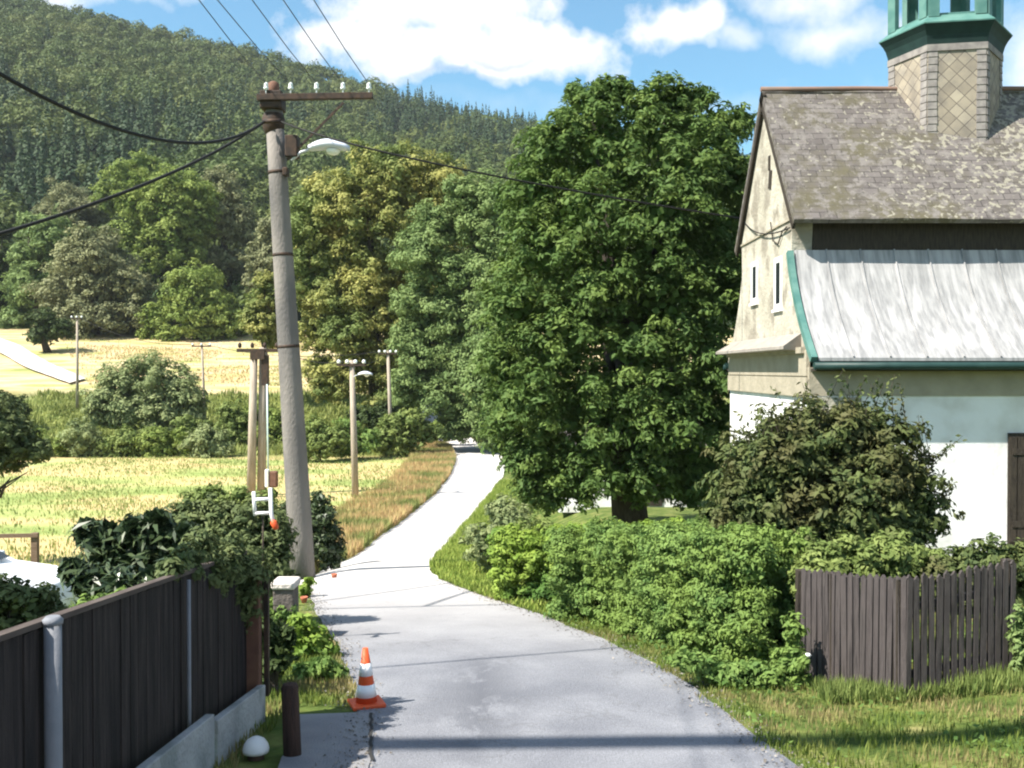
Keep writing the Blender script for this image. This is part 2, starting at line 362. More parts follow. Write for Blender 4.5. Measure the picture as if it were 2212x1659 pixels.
def asphalt():
    m = mat('asphalt', (.165, .172, .198), .85, (.238, .245, .272), 1.1, bump=.4, bscale=90, spec=.25)
    t = m.node_tree; n = t.nodes; l = t.links; b = n['Principled BSDF']; src = b.inputs['Base Color'].links[0].from_socket
    co = n.new('ShaderNodeTexCoord')
    # fine grain
    z = n.new('ShaderNodeTexNoise'); z.inputs['Scale'].default_value = 60; z.inputs['Detail'].default_value = 3; l.new(co.outputs['Object'], z.inputs[0])
    r = n.new('ShaderNodeValToRGB'); r.color_ramp.elements[0].position = .35; r.color_ramp.elements[0].color = (.82, .82, .82, 1); r.color_ramp.elements[1].position = .65; r.color_ramp.elements[1].color = (1.12, 1.12, 1.12, 1); l.new(z.outputs['Fac'], r.inputs[0])
    x = n.new('ShaderNodeMix'); x.data_type = 'RGBA'; x.blend_type = 'MULTIPLY'; x.inputs[0].default_value = 1; l.new(src, x.inputs[6]); l.new(r.outputs[0], x.inputs[7])
    # oil / tar stains along the lane
    mp = n.new('ShaderNodeMapping'); mp.inputs['Scale'].default_value = (2.0, .9, 1); l.new(co.outputs['Object'], mp.inputs[0])
    z2 = n.new('ShaderNodeTexNoise'); z2.inputs['Scale'].default_value = 1.6; z2.inputs['Detail'].default_value = 9; z2.inputs['Roughness'].default_value = .7; l.new(mp.outputs[0], z2.inputs[0])
    se = n.new('ShaderNodeSeparateXYZ'); l.new(co.outputs['Object'], se.inputs[0])
    def mm(op, a, b_, cl=False):
        q = n.new('ShaderNodeMath'); q.operation = op; q.use_clamp = cl
        for i, w in enumerate((a, b_)):
            if isinstance(w, (int, float)): q.inputs[i].default_value = w
            else: l.new(w, q.inputs[i])
        return q.outputs[0]
    dx = mm('ABSOLUTE', mm('SUBTRACT', se.outputs[0], -.27), 0); dy = mm('ABSOLUTE', mm('SUBTRACT', se.outputs[1], 8.6), 0)
    w = mm('SUBTRACT', mm('SUBTRACT', 1.0, mm('DIVIDE', dx, .55)), mm('MULTIPLY', mm('DIVIDE', dy, 2.6), mm('DIVIDE', dy, 2.6)), True)
    s = mm('MULTIPLY', mm('DIVIDE', mm('SUBTRACT', z2.outputs['Fac'], .40), .10, True), mm('MULTIPLY', w, .8), True)
    y = n.new('ShaderNodeMix'); y.data_type = 'RGBA'; l.new(s, y.inputs[0]); l.new(x.outputs[2], y.inputs[6]); y.inputs[7].default_value = (.10, .105, .125, 1)
    # colour blends to a paler grey further along the lane
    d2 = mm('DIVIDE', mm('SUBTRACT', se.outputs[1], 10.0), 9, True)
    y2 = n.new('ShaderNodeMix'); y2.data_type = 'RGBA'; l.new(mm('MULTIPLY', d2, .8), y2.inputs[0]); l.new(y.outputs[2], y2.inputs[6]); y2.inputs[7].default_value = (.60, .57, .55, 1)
    # cracks
    vo = n.new('ShaderNodeTexVoronoi'); vo.feature = 'DISTANCE_TO_EDGE'; vo.inputs['Scale'].default_value = .45
    dn = n.new('ShaderNodeTexNoise'); dn.inputs['Scale'].default_value = 2.5; l.new(co.outputs['Object'], dn.inputs[0])
    ad = n.new('ShaderNodeVectorMath'); ad.operation = 'ADD'; l.new(co.outputs['Object'], ad.inputs[0]); l.new(dn.outputs['Color'], ad.inputs[1]); l.new(ad.outputs[0], vo.inputs[0])
    cr = mm('LESS_THAN', vo.outputs['Distance'], .005)
    y3 = n.new('ShaderNodeMix'); y3.data_type = 'RGBA'; l.new(mm('MULTIPLY', cr, .22), y3.inputs[0]); l.new(y2.outputs[2], y3.inputs[6]); y3.inputs[7].default_value = (.1, .1, .1, 1)
    l.new(y3.outputs[2], b.inputs['Base Color'])
    return m
asph = asphalt()
b0 = Vector((-1.5, 3, 0)); 
Lp = [Vector((-1.35, -8, 0)), Vector((-1.32, 3, 0)), G(775, 1659), G(790, 1560), G(768, 1500), G(750, 1440), G(712, 1370), G(672, 1310), G(665, 1262), G(705, 1226), G(800, 1178), G(865, 1130), G(930, 1078), G(972, 1030), G(986, 995), G(976, 970), G(960, 962)]
Rp = [Vector((2.6, -8, 0)), Vector((2.05, 3, 0)), G(1690, 1659), G(1595, 1550), G(1480, 1468), G(1340, 1392), G(1200, 1343), G(1090, 1303), G(1010, 1280), G(945, 1252), G(925, 1228), G(950, 1195), G(1000, 1140), G(1050, 1080), G(1085, 1035), G(1096, 1000), G(1075, 978), G(1040, 962)]
road, La, Ra = ribbon('road', Lp, Rp, .012, asph)
# the lane goes on out of sight behind the trees
e1, e2 = Lp[-1], Rp[-1]
ribbon('road', [e1, e1 + Vector((-6, 22, 0)), e1 + Vector((-16, 50, 0))], [e2, e2 + Vector((-6, 20, 0)), e2 + Vector((-16, 48, 0))], .012, asph)
drv = mat('driveway_asphalt', (.21, .21, .23), .9, (.28, .28, .29), 2.5, bump=.5, bscale=80, spec=.2)
ribbon('driveway', [G(640, 1548), G(632, 1600), G(600, 1680), Vector((-1.9, 3, 0)), Vector((-1.9, -6, 0))], [G(806, 1544), G(812, 1600), G(808, 1680), Vector((-1.25, 3, 0)), Vector((-1.25, -6, 0))], .02, drv, cols=5)
# dirt track in the upper field
dirt = mat('dirt', (.46, .42, .37), .95, (.55, .51, .45), .6)
ribbon('track', [G(-300, 725), G(-60, 742), G(0, 765), G(60, 800), G(150, 832)], [G(-200, 700), G(-40, 722), G(40, 748), G(110, 790), G(185, 822)], .05, dirt, cols=4)

# crack between driveway and road
cr = MB()
pp = [G(803 + random.uniform(-4, 4), y) for y in range(1546, 1658, 8)]
pp = [Vector((p.x, p.y, Z(p.x, p.y) + .026)) for p in pp]
for a, b in zip(pp, pp[1:]):
    w = .012; cr.add([a + Vector((-w, 0, 0)), a + Vector((w, 0, 0)), b + Vector((w, 0, 0)), b + Vector((-w, 0, 0))], [(0, 1, 2, 3)])
tag(cr.build('road_crack', mat('tar', (.03, .03, .03), .9)), kind='structure')

# ================================================================ GRASS (stuff)
def inside_road(x, y):
    l = np.interp(y, La[:, 1], La[:, 0]); r = np.interp(y, Ra[:, 1], Ra[:, 0]); e = .07 * np.sin(y * 7) * np.sin(y * 2.3 + 1) + .03; return (x > l + e) & (x < r - e)
def blades(name, label, x, y, h, material, w=.006, lean=.5, z0=0.0):
    n = len(x); p = np.stack([x, y, zt(x, y) + z0], 1); a = rng.uniform(0, 2 * np.pi, n); hh = (h * rng.uniform(.45, 1.25, n))[:, None]
    d = np.stack([np.cos(a), np.sin(a), np.zeros(n)], 1); le = rng.uniform(0, lean, n)[:, None]
    up = norm(np.stack([np.cos(a + 1.3) * le[:, 0], np.sin(a + 1.3) * le[:, 0], np.ones(n)], 1)) * hh
    V = p + up * .5
    o = quads(name, V, d * w * rng.uniform(.6, 1.4, (n, 1)), up * .5, rng.uniform(0, 1, n), material)
    return tag(o, label, 'grass', kind='stuff')
gA = leafmat('grass_green', (.07, .12, .02), (.19, .23, .05), .25, patch=(.26, .22, .10), pscale=1.1)
gT = leafmat('grass_dry', (.55, .35, .19), (.50, .43, .19), .3, patch=(.24, .27, .09), pscale=.35)
n = 150000; x = rng.uniform(-.6, 9, n); y = rng.uniform(5.5, 18, n) ** 1; k = ~inside_road(x, y) & (x > np.interp(y, Ra[:, 1], Ra[:, 0]) - .2) & (x < 2.8 + (y - 5) * .55)
k &= rng.uniform(0, 1, n) < .45 + .55 * np.sin(x * 3 + y * 1.7) ** 2
blades('grass', 'short mown grass verge between the road and the right hedge', x[k], y[k], .075, gA, .005)
n = 26000; x = rng.uniform(-2.3, -.9, n); y = rng.uniform(5.0, 19, n); k = ~inside_road(x, y) & (x < np.interp(y, La[:, 1], La[:, 0])) & ~((y < 8.15) & (x > -1.78 + .0 * y) )
blades('grass', 'green lawn strip between the board fence and the road', x[k], y[k], .08, gA, .006)
n = 9000; x = rng.uniform(-.2, 7, n); y = rng.uniform(5.5, 15, n); k = (x > np.interp(y, Ra[:, 1], Ra[:, 0]) + .05) & (x < 2.6 + (y - 5) * .55) & (np.sin(x * 2.7 + 1) * np.sin(y * 2.1 + x) + rng.normal(0, .4, n) > .15)
x, y = x[k], y[k]; p_ = np.stack([x, y, zt(x, y) + rng.uniform(.03, .08, len(x))], 1); q_ = norm(rng.normal(0, .45, p_.shape) + np.array([0, 0, 1])); t1_ = norm(np.cross(q_, unit(len(x)))); t2_ = np.cross(q_, t1_); z_ = rng.uniform(.012, .032, (len(x), 1))
tag(quads('clover', p_, t1_ * z_ * .7, t2_ * z_, rng.uniform(0, 1, len(x)), leafmat('clover_leaf', (.06, .12, .03), (.16, .24, .06), .25)), 'patches of broad-leaved clover and weeds in the right verge', 'weeds', kind='stuff')
n = 5200; t = rng.uniform(5.4, 18, n); side = rng.uniform(0, 1, n) < .5
x = np.where(side, np.interp(t, La[:, 1], La[:, 0]) + rng.normal(.02, .10, n), np.interp(t, Ra[:, 1], Ra[:, 0]) - rng.normal(.02, .12, n)); p_ = np.stack([x, t, zt(x, t) + .024], 1)
q_ = norm(rng.normal(0, .35, p_.shape) + np.array([0, 0, 1])); t1_ = norm(np.cross(q_, unit(n))); t2_ = np.cross(q_, t1_); z_ = .004 + .010 * rng.uniform(0, 1, (n, 1)) ** 3
tag(quads('gravel', p_, t1_ * z_, t2_ * z_ * 1.2, rng.uniform(0, 1, n), leafmat('gravel_mat', (.10, .09, .08), (.27, .25, .23), .02), None, .5), 'loose gravel and grit along the crumbling road edges', 'gravel', kind='stuff')
# tall dry roadside grass on the left of the far lane
def along(poly, n, wmin, wmax, side):
    t = rng.uniform(0, len(poly) - 1.001, n); i = t.astype(int); f = (t - i)[:, None]; q = poly[i] * (1 - f) + poly[i + 1] * f
    dd = norm(np.pad(poly[i + 1] - poly[i], ((0, 0), (0, 1))))[:, :2]; nr = np.stack([-dd[:, 1], dd[:, 0]], 1) * side; w = wmin + (wmax - wmin) * rng.uniform(0, 1, n) ** 1.3
    q = q + nr * w[:, None]; return q[:, 0], q[:, 1]
kf = La[:, 1] > 22
x, y = along(La[kf], 60000, .05, 3.4, 1); h = np.clip(.75 - .0 * y, 0, 1) * np.ones(len(x))
blades('tall_grass', 'tall dry orange grass along the left edge of the far lane', x, y, h * .62, gT, .022, .35)
kf = (Ra[:, 1] > 13) & (Ra[:, 1] < 60)
gB = leafmat('grass_lush', (.15, .23, .04), (.36, .42, .10), .3)
x, y = along(Ra[kf], 30000, .02, 1.4, -1)
blades('tall_grass', 'tall lush grass and weeds on the bank right of the lane', x, y, np.where(y < 20, .10, np.where(y < 30, .18, .28)), gB, .014, .5)
n = 60000; x = rng.uniform(-32, -2, n); y = rng.uniform(27, 78, n); k = (x < np.interp(y, La[:, 1], La[:, 0]) - 2) & (rng.uniform(0, 1, n) < .2 + .5 * np.abs(np.sin(x * .4 + 2 * np.sin(y * .13)) * np.cos(y * .17 + x * .11)))
blades('meadow_grass', 'sunlit yellow meadow grass across the mown field', x[k], y[k], np.full(k.sum(), .22), leafmat('meadow', (.20, .27, .08), (.44, .42, .18), .25, patch=(.22, .28, .09), pscale=.12), .03, .8)

n = 60000; x = rng.uniform(-50, 12, n); y = rng.uniform(77, 106, n); k = (rng.uniform(0, 1, n) < .35 + .65 * np.sin(x * .5 + y * .3) ** 2) & ((x < np.interp(y, La[:, 1], La[:, 0]) - 3) | (x > 2))
blades('rough_grass', 'rough green weeds and brambles between the bushes below the upper field', x[k], y[k], .35 + .7 * np.abs(np.sin(x[k] * .8) * np.cos(y[k] * .6)), leafmat('rough', (.14, .18, .05), (.34, .37, .12), .25), .07, .8)
n = 50000; x = rng.uniform(-85, 10, n); y = rng.uniform(106, 160, n); k = (rng.uniform(0, 1, n) < .1 + .9 * (np.sin(x * .13 + 2) * np.sin(y * .21 + x * .05) > .1)); k &= ~((x < -.53 * y + 12) )
blades('meadow_grass', 'dry orange and yellow grass patches on the sloping upper field', x[k], y[k], np.full(k.sum(), .3), leafmat('dry_meadow', (.44, .30, .17), (.44, .42, .18), .25), .06, .8)

# ================================================================ FOREST ON THE HILL (stuff)
def forest():
    P3, U, V, val, kind = [], [], [], [], []
    sx = 7.6
    gx, gy = np.meshgrid(np.arange(-460, 330, sx), np.arange(176, 668, sx)); gx = gx.ravel() + rng.uniform(-3, 3, gx.size); gy = gy.ravel() + rng.uniform(-3, 3, gy.size)
    k = (np.abs(gx) < gy * .62 + 30); gx, gy = gx[k], gy[k]
    out = {0: [], 1: []}
    from mathutils import noise as mn
    for cx, cy in zip(gx, gy):
        nzv = mn.noise((cx * .012, cy * .012, 3.1)) + .5 * mn.noise((cx * .04, cy * .04, 7))
        con = nzv > .34 or (-75 < cx and cy > 470) or (cx < -95 and 230 < cy < 400 and nzv > -.1)
        if con and (random.random() < .12 or (cx < -80 and cy > 540)): con = False
        gz = Z(cx, cy); far = cy > 400
        out[1 if con else 0].append((cx, cy, gz, random.uniform(.8, 1.2)))
    def mk(items, conif, name, label, material):
        it = np.array(items); n = len(it); q = 230 if not conif else 150
        base = np.repeat(it, q, 0); s = base[:, 3]
        if conif:
            t = rng.uniform(0, 1, n * q) ** .75; H = 14 * s * np.repeat(rng.uniform(.8, 1.25, n), q); r = 2.9 * s * t * rng.uniform(.7, 1.1, n * q); a = rng.uniform(0, 6.283, n * q)
            p = np.stack([base[:, 0] + r * np.cos(a), base[:, 1] + r * np.sin(a), base[:, 2] + 1 + H * (1 - t)], 1)
            nr = np.stack([np.cos(a), np.sin(a), np.full(n * q, .55)], 1) + rng.normal(0, .3, (n * q, 3)); sz = (.28 + .5 * t)[:, None]
        else:
            d = unit(n * q); d[:, 2] = np.abs(d[:, 2]) * 1.0 - .25; lump = 1 + .25 * np.sin(d[:, 0] * 5 + base[:, 0]) * np.sin(d[:, 1] * 5 + base[:, 1]) + rng.normal(0, .07, n * q)
            rr = np.stack([4.3 * s, 4.3 * s, 5.2 * s], 1) * lump[:, None]; zz = (6.5 + np.repeat(rng.uniform(-1.5, 2.5, n), q)) * s
            p = base[:, :3] + d * rr; p[:, 2] += zz; nr = d + np.array([0, 0, .25]) + rng.normal(0, .35, (n * q, 3)); sz = rng.uniform(.28, .68, (n * q, 1))
        nr = norm(nr); t1 = norm(np.cross(nr, unit(n * q))); t2 = np.cross(nr, t1)
        vv = np.clip(np.repeat(rng.uniform(0, 1, n), q) * .75 + rng.uniform(0, .25, n * q), 0, 1)
        o = quads(name, p, t1 * sz * 1.0, t2 * sz * 1.1, vv, material); tag(o, label, 'forest', kind='stuff')
    mk(out[0], False, 'forest', 'broadleaf woodland covering the hillside up to the skyline', leafmat('forest_leaf', (.050, .080, .022), (.145, .170, .055), .2, patch=(.075, .11, .032), pscale=.02))
    mk(out[1], True, 'conifer_forest', 'dark spiky conifers in stands across the hillside and ridge', leafmat('forest_needle', (.025, .050, .024), (.060, .092, .038), .1))
    print('forest', len(out[0]), len(out[1]))
forest()

# ================================================================ TREES
LM = {
 'chestnut': leafmat('chestnut_leaf', (.05, .095, .022), (.17, .24, .06), .28, patch=(.085, .145, .04), pscale=1.6),
 'linden': leafmat('linden_leaf', (.20, .22, .06), (.44, .42, .14), .3, patch=(.15, .20, .06), pscale=.2),
 'ash': leafmat('ash_leaf', (.10, .16, .055), (.25, .33, .12), .3),
 'willow': leafmat('willow_leaf', (.16, .21, .09), (.31, .35, .16), .3),
 'oak': leafmat('oak_leaf', (.12, .18, .04), (.28, .34, .09), .3),
 'grey': leafmat('grey_leaf', (.15, .165, .085), (.27, .28, .14), .25),
 'dark': leafmat('dark_leaf', (.03, .05, .018), (.07, .10, .03), .15),
 'hedge': leafmat('hedge_leaf', (.08, .155, .042), (.23, .33, .09), .3, patch=(.17, .25, .06), pscale=2.0),
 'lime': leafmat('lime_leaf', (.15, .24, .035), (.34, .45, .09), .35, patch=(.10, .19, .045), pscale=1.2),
 'bush': leafmat('bush_leaf', (.035, .06, .022), (.14, .17, .055), .2, patch=(.10, .10, .04), pscale=1.3),
 'shrub': leafmat('shrub_leaf', (.10, .15, .04), (.24, .29, .09), .3),
 'clip': leafmat('clipped_leaf', (.06, .09, .035), (.16, .19, .075), .2),
 'rhodo': leafmat('rhododendron_leaf', (.025, .045, .02), (.08, .11, .045), .1, rough=.35),
}
# big horse chestnut beside the chapel
random.seed(3)
D = 26.5
cl = [(1270, 260, 70), (1400, 255, 80), (1520, 300, 80), (1180, 330, 75), (1300, 350, 110), (1440, 380, 120), (1560, 400, 80), (1150, 440, 85), (1260, 480, 110), (1400, 510, 120), (1540, 520, 100),
      (1160, 560, 95), (1280, 610, 110), (1420, 640, 120), (1550, 650, 95), (1110, 660, 75), (1210, 720, 105), (1350, 750, 115), (1490, 770, 110), (1580, 790, 60), (1080, 780, 55), (1150, 840, 90), (1270, 860, 110), (1410, 880, 115), (1530, 900, 85),
      (1090, 900, 50), (1160, 960, 75), (1270, 985, 90), (1390, 1000, 90), (1500, 1010, 75), (1205, 1030, 46), (1320, 1020, 42), (1430, 1015, 42), (1540, 1040, 45), (1330, 225, 46), (1452, 238, 52), (1118, 985, 42), (1140, 1045, 36), (1190, 1070, 34), (1255, 1058, 34), (1370, 1052, 34), (1485, 1058, 36), (1150, 1020, 40), (1640, 600, 80), (1650, 800, 80), (1620, 960, 70),
      (1290, 215, 38), (1235, 215, 30), (1500, 230, 36), (1590, 270, 40)]
lob = blob(cl, D, 1.0)
ctr = P(1370, 640, D)
more = []
for l in lob:       # fill the crown out behind and in front to a round volume
    q = 1 - min(.9, ((l[0] - ctr.x) / 3.9) ** 2 + ((l[2] - ctr.z) / 6.4) ** 2)
    dy = 3.4 * math.sqrt(max(q, .02)); more.append((l[0], l[1] + dy, l[2] + random.uniform(-.3, .3)) + l[3:]); more.append((l[0], l[1] - dy * .55, l[2]) + tuple(r * .8 for r in l[3:]))
g = Vector((ctr.x, D, Z(ctr.x, D)))
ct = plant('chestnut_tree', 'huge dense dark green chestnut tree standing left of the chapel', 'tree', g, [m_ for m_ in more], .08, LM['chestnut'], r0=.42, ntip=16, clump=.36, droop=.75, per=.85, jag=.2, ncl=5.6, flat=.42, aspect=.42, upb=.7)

def tree(label, D, circ, lm, size, name='tree', group='trees in the valley beyond the lane', depth=.8, r0=.3, back=True, bx=None, **kw):
    circ = [(a_ + random.uniform(-.22, .22) * r_, b_ + random.uniform(-.25, .2) * r_, r_ * random.uniform(.72, 1.12)) + tuple(e_) for a_, b_, r_, *e_ in circ]
    lob = blob(circ, D, 1.0); xs_ = [l[0] for l in lob]; cx = sum(xs_) / len(xs_) if bx is None else P(bx, 800, D).x
    w = (max(l[0] + l[3] for l in lob) - min(l[0] - l[3] for l in lob)) / 2
    zc = sum(l[2] for l in lob) / len(lob)
    ex = []
    for l in lob:
        dy = w * depth * math.sqrt(max(.05, 1 - ((l[0] - cx) / w) ** 2)); ex.append((l[0], l[1] - dy * .4, l[2]) + l[3:])
        if back: ex.append((l[0], l[1] + dy * .5, l[2]) + l[3:])
    return plant(name, label, 'tree', (cx, D, Z(cx, D)), ex, size * (.55 if D > 60 else .7), LM[lm], group, r0=r0, **kw)
# flowering linden, behind the concrete pole
tree('large golden flowering linden tree right behind the big concrete pole', 92,
     [(790, 390, 60), (880, 390, 65), (960, 410, 60), (720, 430, 50), (690, 490, 60), (780, 470, 60), (870, 480, 60), (940, 490, 55), (1010, 430, 45), (1000, 490, 50), (660, 560, 45), (700, 580, 50), (790, 560, 45), (680, 640, 45), (730, 650, 55), (800, 640, 50), (700, 720, 45), (770, 720, 50), (830, 600, 40),
      (890, 560, 50), (690, 790, 40), (760, 800, 45), (830, 790, 50), (720, 840, 38), (860, 690, 50), (930, 590, 55), (830, 860, 34), (960, 660, 60), (940, 740, 60), (880, 830, 50)], 'linden', .34, name='linden_tree', clump=.38, per=.8, r0=.6)
tree('narrow yellow-green tree just left of the concrete pole', 100, [(560, 660, 26), (575, 620, 26), (560, 700, 32), (590, 690, 30), (600, 640, 25), (575, 735, 24), (545, 690, 18)], 'linden', .32, name='linden_tree', clump=.4, r0=.3)
# ash, between linden and chestnut
tree('tall blue-green ash tree between the golden linden and the chestnut', 80,
     [(1000, 430, 45), (1060, 440, 50), (950, 480, 55), (1030, 510, 60), (1090, 530, 60), (920, 560, 55), (990, 590, 60), (1060, 620, 70), (890, 640, 50), (950, 670, 60), (1020, 700, 65), (1090, 720, 60), (880, 720, 45), (930, 760, 55), (1000, 800, 60), (1070, 820, 60), (900, 830, 45), (960, 860, 50), (1030, 890, 45), (1090, 880, 50), (990, 920, 30), (1050, 930, 30), (1110, 620, 60), (1130, 780, 60)],
     'ash', .27, name='ash_tree', clump=.38, per=.8, r0=.45, bx=1140)
tree('pale leafy tree low against the chestnut beside the lane', 48, [(1080, 790, 50), (1060, 850, 45), (1110, 860, 50), (1090, 930, 45), (1130, 950, 40), (1060, 900, 30), (1100, 720, 45), (1130, 800, 50)], 'ash', .2, name='young_tree', clump=.4, r0=.18, bx=1165)
# row at the foot of the hill, left
vt = [
 ('tall light green round tree in the middle of the wood edge', 176, [(330, 400, 40), (380, 400, 42), (430, 420, 45), (300, 450, 45), (360, 460, 50), (420, 480, 50), (320, 510, 45), (390, 530, 50), (340, 570, 40), (290, 500, 35)], 'oak', 'oak_tree'),
 ('small bright green tree above and left of the round one', 200, [(270, 390, 35), (320, 360, 30), (240, 420, 32), (290, 430, 35), (340, 390, 25)], 'oak', 'oak_tree'),
 ('greyish tree right of the round light green tree', 182, [(480, 400, 32), (500, 440, 36), (520, 500, 36), (480, 490, 35), (510, 560, 40), (460, 560, 35), (540, 600, 30)], 'grey', 'tree'),
 ('broad brownish grey tree at the left wood edge', 160, [(200, 520, 42), (240, 560, 45), (180, 580, 45), (140, 630, 45), (220, 630, 52), (280, 620, 45), (190, 690, 48), (260, 690, 50), (310, 680, 40), (130, 690, 40)], 'grey', 'tree'),
 ('olive tree low at the right end of the wood edge', 158, [(430, 610, 42), (390, 640, 42), (470, 650, 42), (350, 680, 38), (420, 690, 42), (490, 700, 36), (380, 720, 28), (450, 725, 25), (510, 690, 25), (330, 725, 22)], 'oak', 'tree'),
 ('soft green tree at far left of the wood edge', 168, [(60, 560, 40), (110, 540, 38), (60, 620, 42), (100, 620, 38), (50, 690, 40), (110, 500, 36), (70, 490, 30)], 'ash', 'tree'),
 ('small dark rounded tree beside the pale track', 140, [(90, 690, 26), (110, 720, 28), (80, 725, 24), (130, 705, 20)], 'dark', 'tree'),
 ('pale slender tree behind the concrete pole', 165, [(555, 560, 25), (550, 600, 28), (575, 530, 24), (570, 580, 28), (600, 560, 30), (590, 500, 28), (610, 620, 30)], 'grey', 'tree'),
 ('yellowish tree on the slope behind the grey one', 215, [(140, 440, 35), (180, 470, 36), (110, 470, 30), (160, 500, 34), (210, 450, 30)], 'grey', 'tree'),
 ('dark tree at the left picture edge behind the track', 172, [(0, 560, 30), (10, 620, 32), (-20, 680, 34), (-30, 600, 40), (0, 500, 26)], 'dark', 'tree'),
]
for lb, d, cc_, lm, nm in vt: tree(lb, d, cc_, lm, .55, name=nm, clump=.42, r0=.5, per=.7)

# shrubs in the valley
def shrub(label, D, circ, lm, size, name='shrub', group='shrubs in the valley', sy=1.0, r0=.06, **kw):
    lob = blob(circ, D, sy); cx = sum(l[0] for l in lob) / len(lob); return plant(name, label, 'shrub', (cx, D, Z(cx, D)), lob, size * (.6 if D > 40 else .8), LM[lm], group, r0=r0, ntip=5, **kw)
shrub('big pale willow bush on the edge of the tan upper field', 88, [(260, 830, 50), (320, 810, 48), (370, 830, 48), (230, 870, 38), (290, 870, 48), (350, 880, 48), (400, 860, 40), (420, 900, 34), (270, 905, 30), (340, 910, 30), (220, 900, 28)], 'willow', .3, name='willow_bush', clump=.4)
sb = [
 ('green bush with a dark base right of the willow', 84, [(400, 920, 26), (440, 930, 24), (460, 955, 22), (480, 930, 20)], 'shrub'),
 ('round green bush between willow and twin poles', 82, [(500, 890, 26), (520, 920, 28), (500, 950, 24), (535, 950, 22)], 'shrub'),
 ('bright low bush directly behind the twin poles', 86, [(560, 900, 30), (600, 910, 32), (590, 950, 28), (625, 940, 26)], 'oak'),
 ('bush right of the big concrete pole', 72, [(680, 930, 30), (700, 960, 30), (670, 965, 26), (725, 945, 26)], 'shrub'),
 ('bush behind the white lamp pole', 74, [(750, 930, 28), (770, 960, 28), (740, 960, 26), (795, 950, 24)], 'hedge'),
 ('bush between the white lamp pole and the lane', 76, [(850, 920, 30), (880, 910, 30), (830, 950, 28), (875, 955, 30), (920, 935, 24), (905, 915, 24)], 'shrub'),
 ('dark bush under the golden linden', 84, [(800, 900, 24), (830, 890, 26), (770, 895, 20)], 'dark'),
 ('small bush at the far bend of the lane', 86, [(945, 925, 18), (965, 935, 16), (985, 930, 18), (930, 940, 14)], 'oak'),
 ('dark bush at left picture edge near the tan field', 92, [(10, 870, 26), (40, 880, 22), (-20, 890, 30), (20, 895, 20)], 'dark'),
]
for lb, d, cc_, lm in sb: shrub(lb, d, cc_, lm, .26, clump=.42)
shrub('dark thicket closing the view where the lane disappears', 93, [(1000, 930, 26), (1030, 925, 30), (1060, 930, 30), (1090, 940, 30), (1010, 955, 18), (1045, 955, 22), (1080, 965, 22), (1110, 960, 30), (970, 915, 20), (1050, 900, 34), (1000, 890, 30)], 'dark', .3, clump=.42)
# dense hedge band (individual bushes along it)
band = [(x_ + random.uniform(-12, 12), random.uniform(925, 958), random.uniform(14, 36)) for x_ in range(60, 560, 30)]
names = ['first low bush of the green band left of the willow', 'second bush of the band, left of the willow', 'third bush of the band, below the willow', 'middle bush of the band', 'bush of the band with a ragged top', 'bush of the band near the twin poles']
gp = 3
for i in range(0, len(band) - 2, gp):
    seg = band[i:i + gp]; c_ = [(a, b + 14, r) for a, b, r in seg] + [(a + 12, b + 36, r * .8) for a, b, r in seg]
    shrub('low bush of the wild green band, %s' % ['at its left end', 'second from its left end', 'third from its left end', 'in its middle right part', 'next to its right end', 'at its right end by the twin poles'][min(i // gp, 5)], 76, c_, ('oak', 'willow', 'shrub')[(i // gp) % 3], .24, clump=.45, name='wild_bush', group='bushes in the green band across the field')
# far-left dark small tree with bare low branches
D = 30
tree('dark small tree at the left edge with drooping low branches', 30, [(-10, 950, 60, 45), (40, 960, 48, 34), (80, 975, 34, 26), (0, 1000, 45, 25), (-60, 970, 60, 50), (20, 930, 35), (-30, 900, 50)], 'clip', .12, name='small_tree', group=None, r0=.12, clump=.4, bx=-60)
br = MB()
for (a, b) in (((-60, 1120), (45, 1030)), ((-40, 1090), (60, 1020)), ((-60, 1060), (30, 1000)), ((0, 1075), (25, 1030))):
    br.tube([P(*a, 29.5), P((a[0] + b[0]) / 2, (a[1] + b[1]) / 2 - 8, 29.5), P(*b, 29.5)], [.05, .035, .012], 6)
bo = br.build('trunk', bark); bo.parent = bpy.data.objects['small_tree']; bo.matrix_parent_inverse = Matrix.Translation(bpy.data.objects['small_tree'].location).inverted(); bo.name = 'branch'

